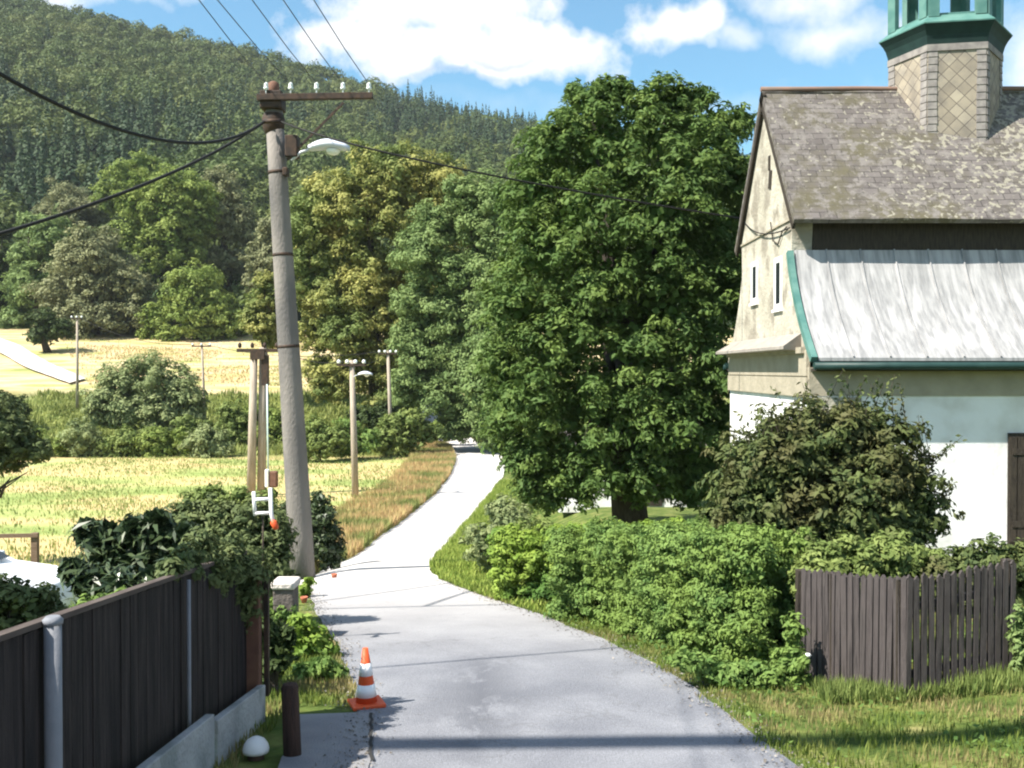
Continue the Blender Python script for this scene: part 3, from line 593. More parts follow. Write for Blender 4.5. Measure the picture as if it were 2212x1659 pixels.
# ================================================================ HEDGES, NEAR BUSHES
mz = lambda d, o=.02: None
def hedge(name, label, pts, half, h0, h1, lm, size, cat='hedge', step=.45, jit=.12, per=1.2, group=None, **kw):
    lob = []; L_ = 0
    for (a, b), (c, d) in zip(pts, pts[1:]):
        n_ = max(1, int(math.hypot(c - a, d - b) / step))
        for i in range(n_):
            t = i / n_; x_, y_ = a + (c - a) * t, b + (d - b) * t; h = h0 + (h1 - h0) * (L_ + t) / (len(pts) - 1); gz = Z(x_, y_)
            for k in range(int(h / (step * .9)) + 1):
                zz = min(gz + step * .45 + k * step * .85, gz + h - step * .42)
                for w in ((-half * .55, half * .55) if half > .3 else (0,)):
                    lob.append((x_ + w + random.uniform(-jit, jit), y_ + w * .5 + random.uniform(-jit, jit), zz + random.uniform(-jit, jit) * .5, step * .62 * random.uniform(.85, 1.2)))
        L_ += 1
    base = Vector((pts[0][0], pts[0][1], Z(*pts[0]))); e = empty(name, base, label, cat, group)
    ls = [(l[0] - base.x, l[1] - base.y, l[2] - base.z, l[3], l[3], l[3]) for l in lob]
    foliage('foliage', ls, size, LM[lm], e, per=per, clump=.5, droop=.1, **kw)
    for i in range(0, len(lob), 7):
        m_ = MB(); x_, y_, z_ = lob[i][:3]; gz = Z(x_, y_); m_.tube([Vector((x_, y_, gz - .1)) - base, Vector((x_ + .05, y_, (gz + z_) / 2)) - base, Vector((x_, y_, z_)) - base], [.022, .018, .008], 5); m_.build('stem', bark, e)
    return e
random.seed(5)
def gx(px, py): q = G(px, py); return (q.x, q.y)
a1, a2, a3, a4 = gx(1235, 1355), gx(1360, 1390), gx(1500, 1440), gx(1640, 1462)
hp = [(a1[0] + .22, a1[1] + .75), (a1[0] + .55, a1[1] + .4), (a2[0] + .5, a2[1] + .55), (a3[0] + .4, a3[1] + .5), (a4[0] + .3, a4[1] + .5), (a4[0] + .62, a4[1] + .42)]
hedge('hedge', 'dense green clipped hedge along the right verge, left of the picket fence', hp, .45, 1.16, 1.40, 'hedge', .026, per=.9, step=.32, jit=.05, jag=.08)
hp2 = [(P(1140, 800, 15.2).x, 15.2), (P(1300, 800, 15.0).x, 15.0), (P(1520, 800, 14.6).x, 14.6)]
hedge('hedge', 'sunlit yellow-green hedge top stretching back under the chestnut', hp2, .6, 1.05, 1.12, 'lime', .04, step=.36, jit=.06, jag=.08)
shrub('wild green bush at the left end of the right hedge', 15.5, [(1130, 1190, 36, 44), (1170, 1185, 36, 44), (1125, 1150, 28), (1175, 1150, 30)], 'shrub', .05, name='bush', group=None)
shrub('small sprawling bush on the grassy bank by the lane', 19, [(1040, 1170, 36, 40), (1075, 1150, 36), (1085, 1100, 34), (1060, 1200, 40, 36), (1110, 1130, 40)], 'willow', .06, name='bush', group=None)
# climbing weeds at the foot of the hedge near the fence
shrub('leafy weeds growing between hedge and picket fence', 8.95, [(1480, 1425, 36, 22), (1540, 1445, 40, 26), (1600, 1460, 44, 28), (1660, 1460, 46, 32), (1705, 1430, 34, 40), (1715, 1370, 22, 44), (1720, 1468, 34, 22), (1775, 1488, 34, 14), (1830, 1500, 24, 10)], 'hedge', .04, name='weed_clump', group=None)
# big brownish bush in front of the chapel
random.seed(11)
bb = [(1640, 1010, 60), (1720, 960, 70), (1810, 940, 75), (1900, 950, 72), (1660, 1090, 75), (1750, 1060, 90), (1860, 1050, 95), (1950, 1040, 75), (1990, 1110, 55), (1640, 1180, 75), (1730, 1170, 90), (1840, 1160, 90), (1940, 1150, 80), (1600, 1060, 45), (1590, 1130, 45), (1700, 1250, 80), (1820, 1260, 80), (1930, 1250, 70)]
l_ = blob(bb, 12.0); l_ += [(l[0], l[1] + .9, l[2]) + l[3:] for l in l_]
bg_ = plant('bush', 'big dark bronze-green bush in front of the white chapel wall', 'bush', (P(1800, 900, 12).x, 12, Z(P(1800, 900, 12).x, 12)), l_, .05, LM['bush'], r0=.09, ntip=14, per=.9, clump=.36, jag=.22, aspect=.4)
sh_ = MB(); pos = []; 
for i in range(95):
    a = random.choice(bb[:9]); px = a[0] + random.uniform(-60, 60); py = a[1] - a[2] * .85
    b0_ = P(px, py, 12) ; ln = random.uniform(.15, .5); dr = Vector((random.uniform(-.6, .6), random.uniform(-.3, .3), 1)).normalized()
    if i < 6: b0_ = P(1960 + i * 6, 1010 + i * 4, 12); dr = Vector((.85, 0, .45 + .08 * i)).normalized(); ln = .25 + .09 * i
    if i in (7, 8, 9, 10): b0_ = P(1665 + (i - 8) * 8, 990, 12); ln = .52; dr = Vector((random.uniform(-.06, .06), 0, 1)).normalized()
    sh_.tube([b0_ - dr * .3, b0_ + dr * ln], [.006, .003], 4)
    for t in np.linspace(-.1, ln, 16): pos.append(b0_ + dr * t + Vector((random.uniform(-.05, .05), random.uniform(-.05, .05), random.uniform(-.02, .02))))
off = bg_.location; so_ = sh_.build('shoot', bark, bg_); so_.location = -off
pa = np.array([tuple(p) for p in pos]); nn_ = norm(unit(len(pa)) + np.array([0, -.3, .5])); t1 = norm(np.cross(nn_, unit(len(pa)))); t2 = np.cross(nn_, t1)
lo_ = quads('shoot_leaves', pa, t1 * .018, t2 * .038, rng.uniform(0, 1, len(pa)), LM['bush'], bg_, .2); lo_.location = -off
# bushes behind the picket fence
shrub('bushy green shrub spilling over the top of the picket fence', 9.6, [(1790, 1215, 60, 50), (1860, 1205, 60, 48), (1930, 1200, 60, 50), (1760, 1260, 50), (1850, 1270, 60), (1950, 1260, 60), (2010, 1215, 50, 40)], 'shrub', .042, name='shrub', group=None)
shrub('loose leafy shrub behind the right end of the picket fence', 9.3, [(2080, 1225, 50, 40), (2140, 1210, 50, 44), (2200, 1215, 50, 44), (2250, 1230, 60), (2030, 1240, 40), (2100, 1270, 60), (2180, 1275, 60)], 'bush', .04, name='shrub', group=None)
shrub('pale leafy plant beside the right end of the picket fence', 8.3, [(2205, 1370, 22, 60), (2215, 1450, 26, 50), (2240, 1400, 40)], 'ash', .04, name='shrub', group=None)
x = rng.uniform(2.6, 4.6, 5000); y = 8.55 - (x - 2.7) * .15 + rng.uniform(-.35, .12, 5000)
blades('tall_grass', 'rough taller grass along the foot of the picket fence', x, y, np.full(5000, .16), LM['shrub'], .006, .6)

# left garden plants
random.seed(21)
def sh2(label, D, circ, lm, size, name='bush', **kw): return shrub(label, D, circ, lm, size, name=name, group=None, **kw)
sh2('clipped grey-green hedge bush beyond the board fence', 12.5, [(450, 1130, 55, 45), (520, 1120, 55, 45), (580, 1140, 45, 50), (420, 1190, 60), (500, 1200, 65), (570, 1220, 60), (450, 1260, 60), (530, 1290, 60), (400, 1120, 40), (600, 1180, 36, 60)], 'clip', .05, per=1.1)
sh2('rough yellowish bush top just behind the clipped hedge bush', 20, [(420, 1085, 34, 28), (470, 1075, 36, 28), (520, 1080, 36, 28), (570, 1085, 30, 28), (450, 1120, 50), (540, 1120, 50)], 'shrub', .07)
sh2('dark glossy bush behind the foot of the concrete pole', 22.5, [(700, 1120, 28, 40), (705, 1170, 34, 40), (715, 1205, 26, 26), (670, 1110, 30), (660, 1180, 40), (620, 1120, 40), (610, 1190, 50), (690, 1080, 18)], 'rhodo', .075)
# rhododendron with long pointed leaves
def rhodo(label, D, circ, size=.11):
    return sh2(label, D, circ, 'rhodo', size, name='rhododendron', aspect=.2, clump=.5, per=1.0, upb=1.0, jag=.2)
rhodo('dark spiky rhododendron behind the board fence', 10.2, [(220, 1160, 42), (290, 1150, 40), (340, 1160, 45), (240, 1210, 50), (310, 1210, 50), (380, 1190, 46), (190, 1150, 26), (400, 1160, 30), (340, 1130, 26)])
rhodo('lower rhododendron with pale tips along the top of the board fence', 8.6, [(200, 1260, 50, 34), (270, 1265, 50, 36), (340, 1255, 50, 36), (410, 1240, 45, 38), (160, 1235, 30, 24), (230, 1310, 60), (330, 1310, 60)], .09)
sh2('low green shrub with reddish tips behind the pale fence post', 6.6, [(20, 1290, 60, 40), (80, 1300, 50, 40), (-30, 1300, 60), (20, 1350, 60, 40), (110, 1340, 40)], 'clip', .035)
sh2('bright leafy shrub between fence and rhododendron', 7.2, [(160, 1330, 36, 24), (220, 1310, 36, 24), (260, 1295, 30, 22), (140, 1380, 50), (200, 1360, 50)], 'hedge', .035)
ov = [(P(px, py, d), r_) for px, py, d, r_ in ((405, 1228, 6.1, .09), (440, 1215, 6.5, .13), (475, 1222, 6.85, .15), (515, 1225, 7.2, .17), (550, 1240, 7.5, .19), (575, 1262, 7.8, .12), (540, 1290, 7.55, .16), (500, 1262, 7.15, .12), (560, 1320, 7.7, .12), (520, 1180, 7.4, .16), (560, 1200, 7.8, .15), (460, 1180, 6.9, .14))]
ov = [(p - Vector((.10, 0, 0)), r_ * .88) for p, r_ in ov]; c_ = Vector((-2.3, 7.8, Z(-2.3, 7.8)))
plant('overhanging_bush', 'dark hedge growth spilling over the far end of the board fence', 'shrub', c_, [(p.x, p.y, p.z, r_, r_, r_) for p, r_ in ov], .024, LM['clip'], r0=.03, ntip=5, per=.9, clump=.5)
# roadside plants between the fence end and the road
sh2('dark leafy plant at the end of the board fence', 8.6, [(580, 1370, 28, 40), (600, 1420, 30, 34), (575, 1440, 26, 30), (620, 1380, 22)], 'dark', .045)
sh2('lime green plant trailing at the road edge', 10.4, [(650, 1345, 26, 22), (680, 1375, 32, 24), (700, 1400, 28, 22), (660, 1400, 34), (640, 1370, 22), (715, 1420, 22, 18)], 'lime', .05)
sh2('green leafy plant between the capped stone pillar and the fence end', 11.5, [(620, 1330, 26, 24), (590, 1320, 24, 30), (640, 1360, 20)], 'hedge', .045)
sh2('low broad-leaved weed beside the traffic cone', 9.2, [(690, 1440, 34, 22), (720, 1450, 26, 18), (660, 1450, 26, 20)], 'hedge', .05)
sh2('small yellow flowering plant at the foot of the concrete pole', 15.5, [(660, 1272, 14, 14), (655, 1295, 14, 12), (668, 1255, 10, 9)], 'lime', .04)

# ================================================================ CHAPEL
plaster = mat('old_plaster', (.36, .335, .275), .9, (.47, .44, .375), 1.6, bump=.5, bscale=14, var2=(.25, .225, .185), scale2=1.7)
white = mat('white_plaster', (.80, .80, .81), .9, (.72, .72, .72), 1.1, bump=.2, bscale=7, var2=(.60, .585, .56), scale2=1.1)
cornm = mat('grey_cornice_plaster', (.30, .27, .21), .9, (.37, .33, .26), 3, bump=.3, bscale=12)
copper = mat('green_copper', (.05, .145, .13), .6, (.10, .21, .185), 4, spec=.4)
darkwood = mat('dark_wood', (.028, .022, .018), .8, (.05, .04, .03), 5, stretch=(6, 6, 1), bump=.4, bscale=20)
white_paint = mat('white_paint', (.78, .78, .77), .6, (.70, .70, .70), 4)
glassm = mat('dark_glass', (.02, .025, .03), .15, spec=.6)
def slate_mat():
    m = bpy.data.materials.new('slate_roof'); m.use_nodes = True; t = m.node_tree; n = t.nodes; l = t.links; b = n['Principled BSDF']; b.inputs['Roughness'].default_value = .85
    co = n.new('ShaderNodeTexCoord'); mp = n.new('ShaderNodeMapping'); l.new(co.outputs['UV'], mp.inputs[0])
    br_ = n.new('ShaderNodeTexBrick'); br_.inputs['Scale'].default_value = 1; br_.inputs['Brick Width'].default_value = .28; br_.inputs['Row Height'].default_value = .15; br_.inputs['Mortar Size'].default_value = .008
    br_.inputs['Color1'].default_value = (.085, .073, .070, 1); br_.inputs['Color2'].default_value = (.125, .11, .105, 1); br_.inputs['Mortar'].default_value = (.045, .04, .036, 1); l.new(mp.outputs[0], br_.inputs[0])
    def nz_(s, d, a, e):
        z = n.new('ShaderNodeTexNoise'); z.inputs['Scale'].default_value = s; z.inputs['Detail'].default_value = d; z.inputs['Roughness'].default_value = .7; l.new(co.outputs['Object'], z.inputs[0])
        r = n.new('ShaderNodeValToRGB'); r.color_ramp.elements[0].position = a; r.color_ramp.elements[1].position = e; l.new(z.outputs['Fac'], r.inputs[0]); return r.outputs[0]
    def mx_(f, a, c):
        x = n.new('ShaderNodeMix'); x.data_type = 'RGBA'; l.new(f, x.inputs[0]); l.new(a, x.inputs[6]); x.inputs[7].default_value = (*c, 1); return x.outputs[2]
    s = mx_(nz_(1.1, 6, .45, .62), br_.outputs[0], (.085, .075, .045))
    s = mx_(nz_(5, 4, .50, .62), s, (.16, .145, .135))
    # lichen speckle, thick towards the turret side
    z = n.new('ShaderNodeTexNoise'); z.inputs['Scale'].default_value = 10.5; z.inputs['Detail'].default_value = 5; l.new(co.outputs['Object'], z.inputs[0])
    se = n.new('ShaderNodeSeparateXYZ'); l.new(co.outputs['Object'], se.inputs[0])
    z3 = n.new('ShaderNodeTexNoise'); z3.inputs['Scale'].default_value = .8; l.new(co.outputs['Object'], z3.inputs[0])
    def mm(op, a, b_, cl=False):
        q = n.new('ShaderNodeMath'); q.operation = op; q.use_clamp = cl
        for i, w in enumerate((a, b_)):
            if isinstance(w, (int, float)): q.inputs[i].default_value = w
            else: l.new(w, q.inputs[i])
        return q.outputs[0]
    w = mm('ADD', mm('DIVIDE', mm('SUBTRACT', se.outputs[0], 5.6), 4.0, True), mm('MULTIPLY', mm('SUBTRACT', z3.outputs['Fac'], .5), 1.6))
    f = mm('DIVIDE', mm('SUBTRACT', mm('ADD', z.outputs['Fac'], mm('MULTIPLY', w, .15)), .645), .05, True)
    s = mx_(f, s, (.235, .22, .175))
    l.new(s, b.inputs['Base Color'])
    bp = n.new('ShaderNodeBump'); bp.inputs['Strength'].default_value = .6; bp.inputs['Distance'].default_value = .03; l.new(br_.outputs['Fac'], bp.inputs['Height']); bp.invert = True; l.new(bp.outputs[0], b.inputs['Normal'])
    return m
def shingle_mat():
    m = bpy.data.materials.new('diamond_shingle'); m.use_nodes = True; t = m.node_tree; n = t.nodes; l = t.links; b = n['Principled BSDF']; b.inputs['Roughness'].default_value = .85
    co = n.new('ShaderNodeTexCoord'); mp = n.new('ShaderNodeMapping'); mp.inputs['Rotation'].default_value = (0, 0, R(45)); l.new(co.outputs['UV'], mp.inputs[0])
    br_ = n.new('ShaderNodeTexBrick'); br_.offset = 0; br_.inputs['Scale'].default_value = 1; br_.inputs['Brick Width'].default_value = .19; br_.inputs['Row Height'].default_value = .19; br_.inputs['Mortar Size'].default_value = .007
    br_.inputs['Color1'].default_value = (.22, .195, .165, 1); br_.inputs['Color2'].default_value = (.32, .29, .245, 1); br_.inputs['Mortar'].default_value = (.12, .105, .095, 1); l.new(mp.outputs[0], br_.inputs[0])
    z = n.new('ShaderNodeTexNoise'); z.inputs['Scale'].default_value = 3; z.inputs['Detail'].default_value = 6; l.new(co.outputs['Object'], z.inputs[0])
    r = n.new('ShaderNodeValToRGB'); r.color_ramp.elements[0].position = .35; r.color_ramp.elements[0].color = (.75, .73, .72, 1); r.color_ramp.elements[1].position = .65; r.color_ramp.elements[1].color = (1.15, 1.1, 1.0, 1); l.new(z.outputs['Fac'], r.inputs[0])
    x = n.new('ShaderNodeMix'); x.data_type = 'RGBA'; x.blend_type = 'MULTIPLY'; x.inputs[0].default_value = 1; l.new(br_.outputs[0], x.inputs[6]); l.new(r.outputs[0], x.inputs[7]); l.new(x.outputs[2], b.inputs['Base Color'])
    bp = n.new('ShaderNodeBump'); bp.inputs['Strength'].default_value = .5; bp.inputs['Distance'].default_value = .02; l.new(br_.outputs['Fac'], bp.inputs['Height']); bp.invert = True; l.new(bp.outputs[0], b.inputs['Normal'])
    return m
slate, shingle = slate_mat(), shingle_mat()
tin = mat('weathered_tin', (.22, .22, .225), .6, (.33, .327, .33), 5, metallic=.1, stretch=(3.5, 1, .28), var2=(.38, .375, .38), scale2=2.2, bump=.15, bscale=8, spec=.4)
X0 = 4.80; X1 = 15.0; YF, YB = 16.1, 22.0; YC = 19.05
chp = empty('chapel', (X0, YF, -4.2), 'small white village chapel with slate roof and green turret', 'chapel'); CO = chp.location
def cpart(m, name, material, parent=None, bevel=0.0):
    o = m.build(name, material, parent or chp, bevel)
    if parent is None: o.location = -CO
    return o
def uvmap(o, fn):
    me_ = o.data; uv = me_.uv_layers.new(name='UVMap')
    for p in me_.polygons:
        for li in p.loop_indices: uv.data[li].uv = fn(me_.vertices[me_.loops[li].vertex_index].co, p.normal)
ZE = 0.20      # lower eave
# curve of the flared lower roof  (y offset outward from YU, z)
YU = 17.15
def flare(t):   # t 0 top .. 1 bottom
    z = 2.06 + (ZE - 2.06) * t; y = YU - (.62 * t + .78 * t ** 2.0); return y, z
fl = [flare(t) for t in np.linspace(0, 1, 12)]
# gable wall (upper, old plaster) as prism along x
pro = [(YF, ZE - .05)] + [(y + .06, z - .05) for y, z in fl[::-1] if y + .06 > YF + .02] + [(YU, 2.62), (YC, 5.06)]
pro = pro + [(2 * YC - y, z) for y, z in pro[:-1][::-1]]
w = MB(); w.prism([(X0, y, z) for y, z in pro], (.35, 0, 0)); cpart(w, 'gable_wall', plaster); w = MB(); w.prism([(X1 - .35, y, z) for y, z in pro], (.35, 0, 0)); cpart(w, 'gable_wall', plaster)
w = MB(); w.box(((X0 + X1) / 2, (YF + YB) / 2, (-4.6 + ZE - .36) / 2 - .0), (X1 - X0, YB - YF, 4.6 + ZE - .36)); cpart(w, 'wall', white)
w = MB(); w.box(((X0 + X1) / 2, (YF + YB) / 2, ZE - .38), (X1 - X0 + .05, YB - YF + .05, .46)); cpart(w, 'cornice', cornm)
# corner pilaster
w = MB(); w.box((X0 + .40, YF - .005, -2.42), (.82, .09, 3.98)); cpart(w, 'pilaster', plaster)
# lower flared roof, front and back: solid sheet
def flared(sgn):
    m_ = MB(); vs = []; n_ = len(fl); th = .05
    top = [(X0 - .06, y, z) for y, z in fl]; 
    pts = [(y if sgn > 0 else 2 * YC - y, z) for y, z in fl]
    for xx in (X0 + .03, X1 + .1):
        for y, z in pts: vs.append((xx, y, z))
        for y, z in pts: vs.append((xx, y + .0, z - th))
    fs = []
    for i in range(n_ - 1):
        fs.append((i, i + 1, 2 * n_ + i + 1, 2 * n_ + i)); fs.append((n_ + i, 3 * n_ + i, 3 * n_ + i + 1, n_ + i + 1)); fs.append((i, n_ + i, n_ + i + 1, i + 1)); fs.append((2 * n_ + i, 2 * n_ + i + 1, 3 * n_ + i + 1, 3 * n_ + i))
    fs.append((n_ - 1, 2 * n_ - 1, 4 * n_ - 1, 3 * n_ - 1))
    m_.add(vs, fs, False); o = cpart(m_, 'lower_roof', tin); o.data['label'] = ''; del o.data['label']
    for k in range(1, 18):
        s_ = MB()    # standing seams
        xx = X0 + k * .58
        if xx > X1: break
        for (a, b), (c, d) in zip(pts, pts[1:]): s_.bar((xx, a, b + .012), (xx, c, d + .012), .02, .035)
        q = s_.build('seam', tin, o)
    v_ = MB()             # green verge trim
    for (a, b), (c, d) in zip(pts, pts[1:]): v_.bar((X0 - .045, a, b - .03), (X0 - .045, c, d - .03), .10, .11)
    if sgn > 0: cpart(v_, 'verge_trim', copper)
    g_ = MB(); yb, zb = pts[-1]; yb += -.06 if sgn > 0 else .06
    ln = [(X0 - .06 + i * (X1 - X0 + .2) / 6, yb, zb - .13) for i in range(7)]; g_.tube(ln, .06, 10); g_.box(((X0 + X1) / 2, yb + (.10 if sgn > 0 else -.10), zb - .09), (X1 - X0 + .1, .05, .10)); cpart(g_, 'gutter', mat('dark_gutter', (.012, .035, .033), .5, (.02, .05, .046), 5))
    b_ = MB(); yy_ = (yb + .25) if sgn > 0 else (yb - .25); b_.box(((X0 + X1) / 2, (YF + yb) / 2 + .03 if sgn > 0 else (YB + yb) / 2 - .03, zb - .19), (X1 - X0, abs(YF - pts[-1][0]) if sgn > 0 else abs(YB - pts[-1][0]), .04)); cpart(b_, 'soffit', darkwood)
flared(1); flared(-1)
# strip of upper wall, its dark colour standing in for the slate eave's shade
w = MB(); w.box(((X0 + X1) / 2, YC, 2.34), (X1 - X0 - .72, 2 * (YC - YU) - .04, .7)); cpart(w, 'shade_dark_upper_wall', darkwood)
# slate roof
EY, EZ, RZ = 16.78, 2.54, 5.32
def slab(sgn):
    a = Vector((0, EY, EZ)); b = Vector((0, YC, RZ)); d = (b - a).normalized(); nrm_ = Vector((0, -d.z, d.y)); th = .10
    def mir(v_): return Vector((v_.x, v_.y if sgn > 0 else 2 * YC - v_.y, v_.z))
    m_ = MB(); NX, NYs = 46, 12; vs = []; fs = []
    for i in range(NX + 1):
        for j in range(NYs + 1):
            x_ = X0 - .07 + (X1 - X0 + .15) * i / NX; q = a.lerp(b, j / NYs) + Vector((x_, 0, 0)) + nrm_ * (.012 * math.sin(x_ * 2.1 + j) + .006 * math.sin(x_ * 9 + j * 3)); vs.append(mir(q))
    for i in range(NX):
        for j in range(NYs): k = i * (NYs + 1) + j; fs.append((k, k + NYs + 1, k + NYs + 2, k + 1))
    k0 = len(vs); 
    for i in range(NX + 1):
        for j in (0, 1): vs.append(mir((a if j == 0 else b) + Vector((X0 - .07 + (X1 - X0 + .15) * i / NX, 0, 0)) - nrm_ * th))
    for i in range(NX):
        p, q = i * (NYs + 1), (i + 1) * (NYs + 1); fs.append((k0 + 2 * i, k0 + 2 * i + 1, k0 + 2 * i + 3, k0 + 2 * i + 2)); fs.append((p, k0 + 2 * i, k0 + 2 * i + 2, q))
    for i, e_ in ((0, 0), (NX, 1)):
        p = i * (NYs + 1); fs.append(tuple([p + j for j in range(NYs + 1)] + [k0 + 2 * i + 1, k0 + 2 * i]))
    m_.add(vs, fs, False); o = cpart(m_, 'roof', slate)
    uvmap(o, lambda c, n_: (c.x, (c.y if sgn > 0 else 2 * YC - c.y) * d.y + c.z * d.z))
    # verge board below the slates, on the gable
    for xx in (X0 - .045, X1 + .05):
        v_ = MB(); p0, p1 = a - nrm_ * .17 + Vector((xx, 0, 0)), b - nrm_ * .17 + Vector((xx, 0, 0)); v_.bar(mir(p0), mir(p1), .05, .12); cpart(v_, 'verge_board', darkwood, None)
    return o
rf = slab(1); slab(-1)
w = MB(); w.tube([(X0 - .08 + i * .9, YC, RZ + .02 + random.uniform(-.008, .008)) for i in range(12)], .05, 8); cpart(w, 'ridge_tiles', mat('ridge_tile', (.22, .13, .10), .9, (.16, .12, .10), 5))
# pent ledge on the gable
w = MB()
zl = .62
w.add([(X0 + .0, YF + .5, zl), (X0 + .0, YB - .4, zl), (X0 - .34, YB - .1, zl - .22), (X0 - .34, YF + .35, zl - .22), (X0, YF + .5, zl - .3), (X0, YB - .4, zl - .3), (X0 - .34, YB - .1, zl - .27), (X0 - .34, YF + .35, zl - .27)],
      [(0, 3, 2, 1), (4, 5, 6, 7), (0, 4, 7, 3), (1, 2, 6, 5), (3, 7, 6, 2), (0, 1, 5, 4)])
cpart(w, 'ledge_roof', mat('ledge_slate', (.24, .22, .20), .8, (.32, .29, .26), 6))
w = MB(); w.box((X0 - .02, (YF + YB) / 2, .12), (.06, YB - YF - .1, .42)); w.box((X0 - .05, (YF + YB) / 2, .33), (.12, YB - YF - .3, .10)); w.box((X0 - .035, (YF + YB) / 2, -.27), (.05, YB - YF - .05, .32)); cpart(w, 'gable_band', cornm)
# slit windows in gable, attic slots
def gwin(y, z, wy, hz):
    t_ = .10; f_ = MB()
    for a_, b_, c_, d_ in ((-wy / 2 - t_ / 2, 0, t_, hz + 2 * t_), (wy / 2 + t_ / 2, 0, t_, hz + 2 * t_), (0, hz / 2 + t_ / 2, wy, t_), (0, -hz / 2 - t_ / 2, wy, t_)): f_.box((X0 - .006, y + a_, z + b_), (.026, c_, d_))
    f_.box((X0 - .02, y, z - hz / 2 - t_ - .02), (.06, wy + .3, .05)); o = cpart(f_, 'window', white_paint); p_ = MB(); p_.box((X0 - .002, y, z), (.02, wy, hz)); p_.build('pane', glassm, o)
dW = lambda px: X0 * 2160 / (px - 1106)
gwin(dW(1630), P(0, 610, dW(1630)).z, .30, .62); gwin(dW(1681), P(0, 612, dW(1681)).z, .30, .74)
w = MB(); w.box((X0 - .008, dW(1661), P(0, 352, dW(1661)).z), (.02, .12, .26)); w.box((X0 - .008, dW(1663), P(0, 388, dW(1663)).z), (.02, .18, .34), Matrix.Rotation(R(12), 3, 'X')); cpart(w, 'vent_slot', darkwood)
w = MB(); zc_ = 2.60; w.box((X0 - .012, YC, zc_), (.03, 2 * (YC - YU) + .1, .035)); cpart(w, 'string_course', cornm)
# door and threshold on the front wall
dx = P(2230, 0, YF).x
w = MB(); zt_, zb_ = P(0, 935, YF).z, P(0, 1178, YF).z
w.box((dx + .1, YF - .012, (zt_ + zb_) / 2), (.9, .05, zt_ - zb_)); dr_ = cpart(w, 'door', darkwood, None, .0)
w = MB()
for k in range(7): w.box((dx - .28 + k * .13, YF - .045, (zt_ + zb_) / 2), (.11, .02, zt_ - zb_ - .12))
w.box((dx + .1, YF - .06, zb_ + .35), (.8, .02, .1)); w.box((dx + .1, YF - .06, zt_ - .3), (.8, .02, .1)); cpart(w, 'door_boards', darkwood, dr_)
w = MB(); w.box((dx + .1, YF - .15, zb_ - .12), (1.3, .35, .2)); cpart(w, 'door_step', cornm)
# down-lead wire on gable
w = MB(); yw = dW(1700); z0_ = P(0, 500, yw).z
w.tube([(X0 - .04, dW(1668), P(0, 480, dW(1668)).z), (X0 - .03, dW(1672), P(0, 520, dW(1672)).z), (X0 - .03, dW(1683), P(0, 528, dW(1683)).z), (X0 - .03, dW(1692), P(0, 500, dW(1692)).z), (X0 - .03, dW(1702), P(0, 490, dW(1702)).z)], .012, 6); cpart(w, 'wire', darkwood)
# turret
TX, TY, TR = 8.21, YC, 1.01
NS, ROT = 6, -10 / 60
w = MB(); w.lathe((TX, TY, 0), [(TR * 1.0, 3.4), (TR * 1.0, 6.0)], NS, ROT, False); o = cpart(w, 'turret_wall', shingle)
def tuv(c, n_):
    ang = math.atan2(n_.y, n_.x); tx = -math.sin(ang) * (c.x - TX) + math.cos(ang) * (c.y - TY); return (tx, c.z)
uvmap(o, tuv)
cs = mat('corner_shingle', (.17, .155, .15), .85, (.26, .24, .225), 8)
for k in range(NS):       # overlapping edge shingles down each corner
    w = MB(); t = 2 * math.pi * (k + ROT) / NS
    for sg in (-1, 1):
        tn = t + sg * math.pi / NS; tg = Vector((-math.sin(tn), math.cos(tn), 0)) * sg; cn = Vector((TX + math.cos(t) * TR, TY + math.sin(t) * TR, 0))
        for j in range(17):
            c_ = cn + tg * (.085 + random.uniform(-.008, .008)); w.box((c_.x, c_.y, 3.6 + j * .135), (.03, .16, .125), Matrix.Rotation(tn, 3, 'Z') @ Matrix.Rotation(R(-4), 3, 'Y'))
    cpart(w, 'corner_shingles', cs)
w = MB(); w.lathe((TX, TY, 0), [(TR * 1.03, 5.80), (TR * 1.03, 5.92)], NS, ROT, False); cpart(w, 'turret_frieze', cs)
w = MB(); w.lathe((TX, TY, 0), [(TR * 1.01, 5.90), (TR * 1.03, 5.98), (TR * 1.06, 6.08), (TR * 1.11, 6.17), (TR * 1.18, 6.26)], NS, ROT, False); cpart(w, 'turret_cornice', mat('dark_green_copper', (.008, .025, .024), .7, (.012, .035, .032), 5))
w = MB(); w.lathe((TX, TY, 0), [(TR * 1.185, 6.262), (TR * 1.19, 6.285), (TR * 1.02, 6.42), (TR * 1.0, 6.45)], NS, ROT, False); cpart(w, 'turret_ledge', copper)
pr = TR * .985
for k in range(NS):
    t = 2 * math.pi * (k + ROT) / NS; w = MB()
    for sg in (-1, 1):
        tn = t + sg * math.pi / NS; tg = Vector((-math.sin(tn), math.cos(tn), 0)) * sg; c_ = Vector((TX + math.cos(t) * pr, TY + math.sin(t) * pr, 0)) + tg * .095
        w.box((c_.x, c_.y, 7.2), (.09 + .004 * sg, .19, 1.55 + .01 * sg), Matrix.Rotation(tn, 3, 'Z'))
    cpart(w, 'belfry_post', copper)
w = MB(); w.lathe((TX, TY, 0), [(pr * .9, 6.40), (pr * .9, 6.52)], NS, ROT, False); cpart(w, 'belfry_floor', copper)
w = MB()
w.lathe((TX, TY, 0), [(pr * 1.06, 7.95), (pr * 1.06, 8.15), (pr * 1.25, 8.25), (pr * 1.23, 8.32), (pr * 1.1, 8.8), (pr * .8, 9.4), (pr * .35, 9.8), (.12, 10.2), (.03, 11.5)], NS, ROT, False); cpart(w, 'spire', copper)
